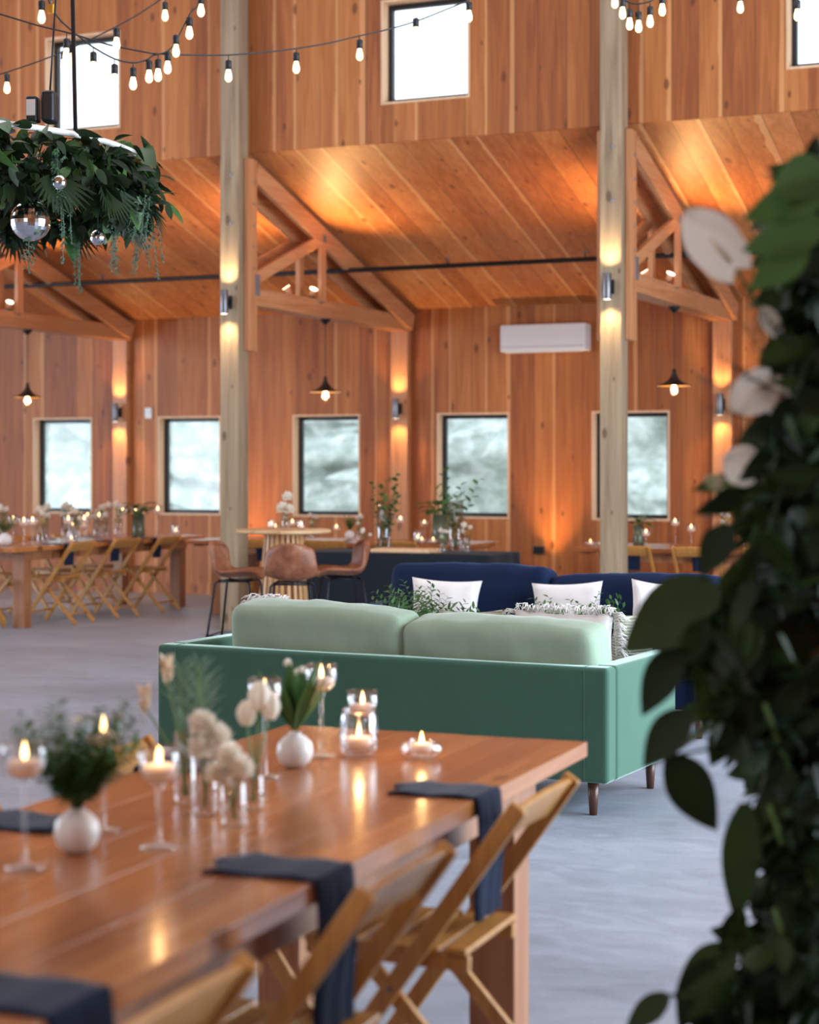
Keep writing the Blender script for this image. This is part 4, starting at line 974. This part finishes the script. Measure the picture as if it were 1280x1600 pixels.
ball(48, 345, 9.0, .10, 'large mirror ball hanging under the foliage ring at the left', 2.95); ball(153, 371, 9.4, .040, 'small mirror ball hanging alone under the foliage ring', 2.95); ball(93, 285, 8.75, .035, 'small mirror ball tucked into the foliage ring', 2.98)
p = at(78, 168, 9.1); r = empty('chain_hoist', p, .3, 'black chain hoist on top of the foliage ring under a cable', 'hoist')
B().box((0, 0, 0), (.07, .10, .16)).done('motor', 'black', r, bevel=.02, seg=3); B().box((-.085, 0, -.01), (.06, .08, .13)).done('gearbox', 'black', r, bevel=.015, seg=3); B().box((-.085, -.042, -.005), (.045, .004, .08)).done('plate', 'white', r); B().tube([(.0, 0, .07), (.03, 0, .55)], .005, 6).done('chain', 'blackmetal', r)
p = at(80, 14, 9.9); r = empty('cable_clamp', p, 0, 'small yellow clamp on the cable above the hoist', 'clamp'); B().box((0, 0, 0), (.035, .02, .05)).done('body', 'yellow', r, bevel=.004); B().tube([(0, 0, .02), (0, 0, .07)], .004, 6).done('hook', 'steel', r)

# ============================================================ FLORAL COLUMN AT RIGHT
random.seed(44)
bnd = [(255, 1235), (290, 1190), (340, 1200), (420, 1200), (520, 1205), (600, 1200), (680, 1190), (740, 1160), (790, 1130), (850, 1145), (900, 1110), (960, 1070), (1010, 1050), (1080, 1090), (1150, 1110), (1200, 1180), (1260, 1205), (1340, 1180), (1420, 1190), (1470, 1160), (1520, 1110), (1600, 1080), (1750, 1090), (1960, 1120)]
def bx_(y):
    for (a, xa), (c, xc) in zip(bnd, bnd[1:]):
        if a <= y <= c: return xa + (xc - xa) * (y - a) / (c - a)
    return 1200
ctr = at(1290, 727, 3.5)
fc = empty('flower_column', (ctr.x, ctr.y, 0), 0, 'tall column of dark leaves and white calla lilies filling the right edge', 'floral column')
O = Vector((ctr.x, ctr.y, 0))
B().box((0, .02, 1.05), (.09, .09, 2.1)).done('post', 'truss', fc, bevel=.004)
B().box((.02, .02, .02), (.5, .5, .04)).done('base', 'tableleg', fc)
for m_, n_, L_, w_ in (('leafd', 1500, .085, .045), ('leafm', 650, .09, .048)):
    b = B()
    for k in range(n_):
        y = random.uniform(262, 1960); x = random.uniform(bx_(y) + 28, 1370); d = 3.5 + random.uniform(-.22, .26)
        if m_ == 'leafm': x = min(x, random.uniform(bx_(y) + 18, 1370))
        p = at(x, y, d) - O
        if p.z < .05: continue
        b.leaf(p, (random.uniform(-1, .6), random.uniform(-1, .6), random.uniform(-1, .5)), (random.uniform(-1, 1), random.uniform(-1, 1), random.uniform(-.2, 1)), L_ * random.uniform(.6, 1.35), w_ * random.uniform(.7, 1.3), 'ovate', .5, .25, 4)
    tag(b.done('foliage', m_, fc), kind='stuff')
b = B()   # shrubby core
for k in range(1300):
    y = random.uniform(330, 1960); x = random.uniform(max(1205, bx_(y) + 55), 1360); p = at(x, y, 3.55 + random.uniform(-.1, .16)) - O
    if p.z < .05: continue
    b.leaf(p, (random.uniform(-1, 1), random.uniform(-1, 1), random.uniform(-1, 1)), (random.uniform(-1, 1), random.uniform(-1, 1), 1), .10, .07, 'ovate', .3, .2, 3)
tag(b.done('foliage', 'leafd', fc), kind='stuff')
def bigleaf(x0, y0, x1, y1, w, m_, kind='ovate', d0=3.4, d1=3.4, face=.5, droop=.05):
    p0, p1 = at(x0, y0, d0), at(x1, y1, d1); dv = p1 - p0; toward = (Vector((0, 0, CH)) - p0).normalized(); sd = dv.normalized().cross(toward); nrm = (toward * face + sd * random.uniform(-.5, .5) * (1 - face)).normalized()
    b = B(); b.leaf(p0 - O, dv, nrm, dv.length, w * 3.4 / F, kind, droop, .15, 10)
    back = Vector(((1270 - x0) * .0006, .04, .03)); b.tube([p0 - O, p0 - O + back], .003, 5)
    return b.done('leaf', m_, fc)
for q in [(1045, 1182, 1122, 1297, 78, 'leafd'), (1120, 915, 972, 1015, 110, 'leafm'), (1060, 1010, 1002, 1118, 60, 'leafd'), (1075, 1110, 1004, 1198, 62, 'leafd'), (1150, 1000, 1052, 1062, 60, 'leafd'),
          (1165, 1255, 1150, 1445, 62, 'leafm'), (1170, 765, 1082, 802, 34, 'leafd'), (1140, 820, 1095, 900, 55, 'leafd'), (1155, 1000, 1165, 1090, 40, 'leafm'), (1180, 900, 1130, 960, 50, 'leafm'),
          (1280, 300, 1160, 340, 60, 'leaf', 'ovate', 3.2, 3.15, .75), (1290, 262, 1200, 300, 70, 'leaf', 'ovate', 3.2, 3.15, .75), (1290, 350, 1158, 388, 62, 'leaf', 'ovate', 3.2, 3.15, .75), (1260, 385, 1168, 452, 55, 'leaf', 'ovate', 3.2, 3.15, .75), (1270, 430, 1180, 500, 50, 'leafm'), (1290, 280, 1225, 345, 50, 'leaf', 'ovate', 3.2, 3.15, .75),  # upper leaves get the brighter green, painting in light from above
          (1150, 1480, 1052, 1560, 70, 'leafm'), (1110, 1500, 1060, 1610, 60, 'leafd'), (1045, 1555, 975, 1610, 45, 'leafm'), (1180, 1470, 1110, 1450, 45, 'leafm'), (1160, 1420, 1125, 1490, 40, 'leafd'),
          (1230, 1230, 1170, 1330, 60, 'leafm'), (1210, 930, 1260, 1070, 70, 'leafd'), (1200, 1090, 1130, 1170, 60, 'leafd'), (1260, 640, 1150, 690, 60, 'leafd'), (1250, 700, 1160, 740, 52, 'leafm'), (1230, 560, 1170, 640, 40, 'leafd')]:
    bigleaf(*q)
# wispy ferns above the lilies
b = B()
for k in range(26):
    p = at(random.uniform(1220, 1280), random.uniform(560, 760), 3.5 + random.uniform(-.15, .1)) - O; b.sprig(p, (random.uniform(-1.1, -.3), random.uniform(-.5, .3), random.uniform(.3, 1.2)), random.uniform(.10, .17), 20, .022, .005, 'lance', .3)
b.done('fern_spray', 'leafd', fc)
for q in range(3):
    y = 1100 + q * 160; B().tube([at(1195 + q * 8, y, 3.3) - O, at(1235 + q * 5, y + 110, 3.35) - O], .0045, 6).done('stem', 'stemg', fc)
def calla(x0, y0, x1, y1, w, name='calla_lily', m_='petal', d=3.38, stemto=(1250, 60)):
    """heart shaped spathe with a spadix, tip at x1,y1"""
    p0, p1 = at(x0, y0, d) - O, at(x1, y1, d) - O; dv = p1 - p0; tw = (Vector((0, 0, CH)) - at(x0, y0, d)).normalized(); sd = dv.normalized().cross(tw).normalized(); nr = sd.cross(dv.normalized()).normalized()
    b = B(); L = dv.length; dd = dv.normalized(); rows = []; n = 12; ww = w * d / F / 2
    for k in range(n + 1):
        t = k / n; hw = ww * (math.sin(PI * min(1, (t * .88 + .10))) ** .7) if k < n else .0005; row = []
        for j in range(-4, 5):
            s = j / 4; row.append(b.bm.verts.new(p0 + dd * (L * t - (.12 * L * abs(s) if t < .3 else 0)) + sd * hw * s + nr * (.35 * hw * s * s - .12 * L * t * t + .008 * math.sin(s * 5 + t * 7) * t)))
        rows.append(row)
    for a, c in zip(rows, rows[1:]):
        for j in range(8): b._f((a[j], a[j + 1], c[j + 1], c[j]))
    f = b.done('flower', m_, fc); B().tube([p0 + dd * L * .12, p0 + dd * L * .3 - nr * -.012, p0 + dd * L * .52 - nr * -.016], [.004, .0045, .002], 8).done('spadix', 'peach', f)
    e = at(stemto[0], y0 + stemto[1], d + .12) - O; B().tube([p0, p0.lerp(e, .5) + Vector((0, 0, .01)), e], .0035, 6).done('stem', 'stemg', fc)
calla(1150, 420, 1072, 328, 84, stemto=(1220, 130)); calla(1205, 595, 1143, 640, 68); calla(1218, 640, 1212, 585, 60); calla(1180, 738, 1132, 712, 66); calla(1215, 520, 1190, 478, 30); calla(1130, 755, 1100, 752, 26, m_='leafpale')

# ============================================================ GROUPS OF REPEATS
WHERE = [('foreground table', 'foreground table'), ('left table', 'long left table'), ('round bar table', 'round bar table area'), ('right post', 'table by the right post'), ('navy sofa', 'navy sofa'), ('green sofa', 'green sofa'), ('buffet', 'black buffet')]
KINDS = {'folding_chair': 'folding chairs', 'banquet_table': 'banquet tables', 'napkin': 'navy napkins', 'floating_candle': 'lit candles', 'stemmed_candle_glass': 'stemmed candle glasses', 'ribbed_candle_glass': 'ribbed candle tumblers', 'glass_tealight_holder': 'tealight holders',
         'flower_vase': 'vases of white carnations', 'bud_vase': 'white bud vases', 'bud_vase_with_fern': 'bud vases with fern', 'glass_vase': 'clear glass vases', 'throw_pillow': 'scatter cushions', 'broadleaf_vase': 'vases of big leaves', 'carnation_bunch': 'carnation bunches'}
ONE = {'timber_post': 'timber posts along the nave', 'roof_truss': 'roof trusses over the side aisle', 'uplight': 'uplights on the tie beams', 'wall_sconce': 'grey cylinder wall lights', 'pendant_lamp': 'pendant lamps under the trusses', 'bar_stool': 'leather stools around the bar table',
       'string_lights': 'string lights across the nave', 'mirror_ball': 'mirror balls in the foliage ring', 'floor_uplight': 'floor uplights', 'tall_branch_vase': 'tall branch vases on the buffet', 'potted_greenery': 'greenery on the coffee table', 'fringed_pillow': 'fringed cushions on the green sofa'}
tops = [o for o in COL.objects if o.parent is None and 'label' in o]
cand = {}
for o in tops:
    bs = o.name.split('.')[0]
    if bs in ONE: g = ONE[bs]
    elif bs in KINDS: g = KINDS[bs] + ('' if bs == 'banquet_table' else next((' of the ' + w for k, w in WHERE if k in o['label']), ''))
    else: continue
    cand.setdefault(g, []).append(o)
for g, os_ in cand.items():
    if len(os_) > 1:
        for o in os_: o['group'] = g
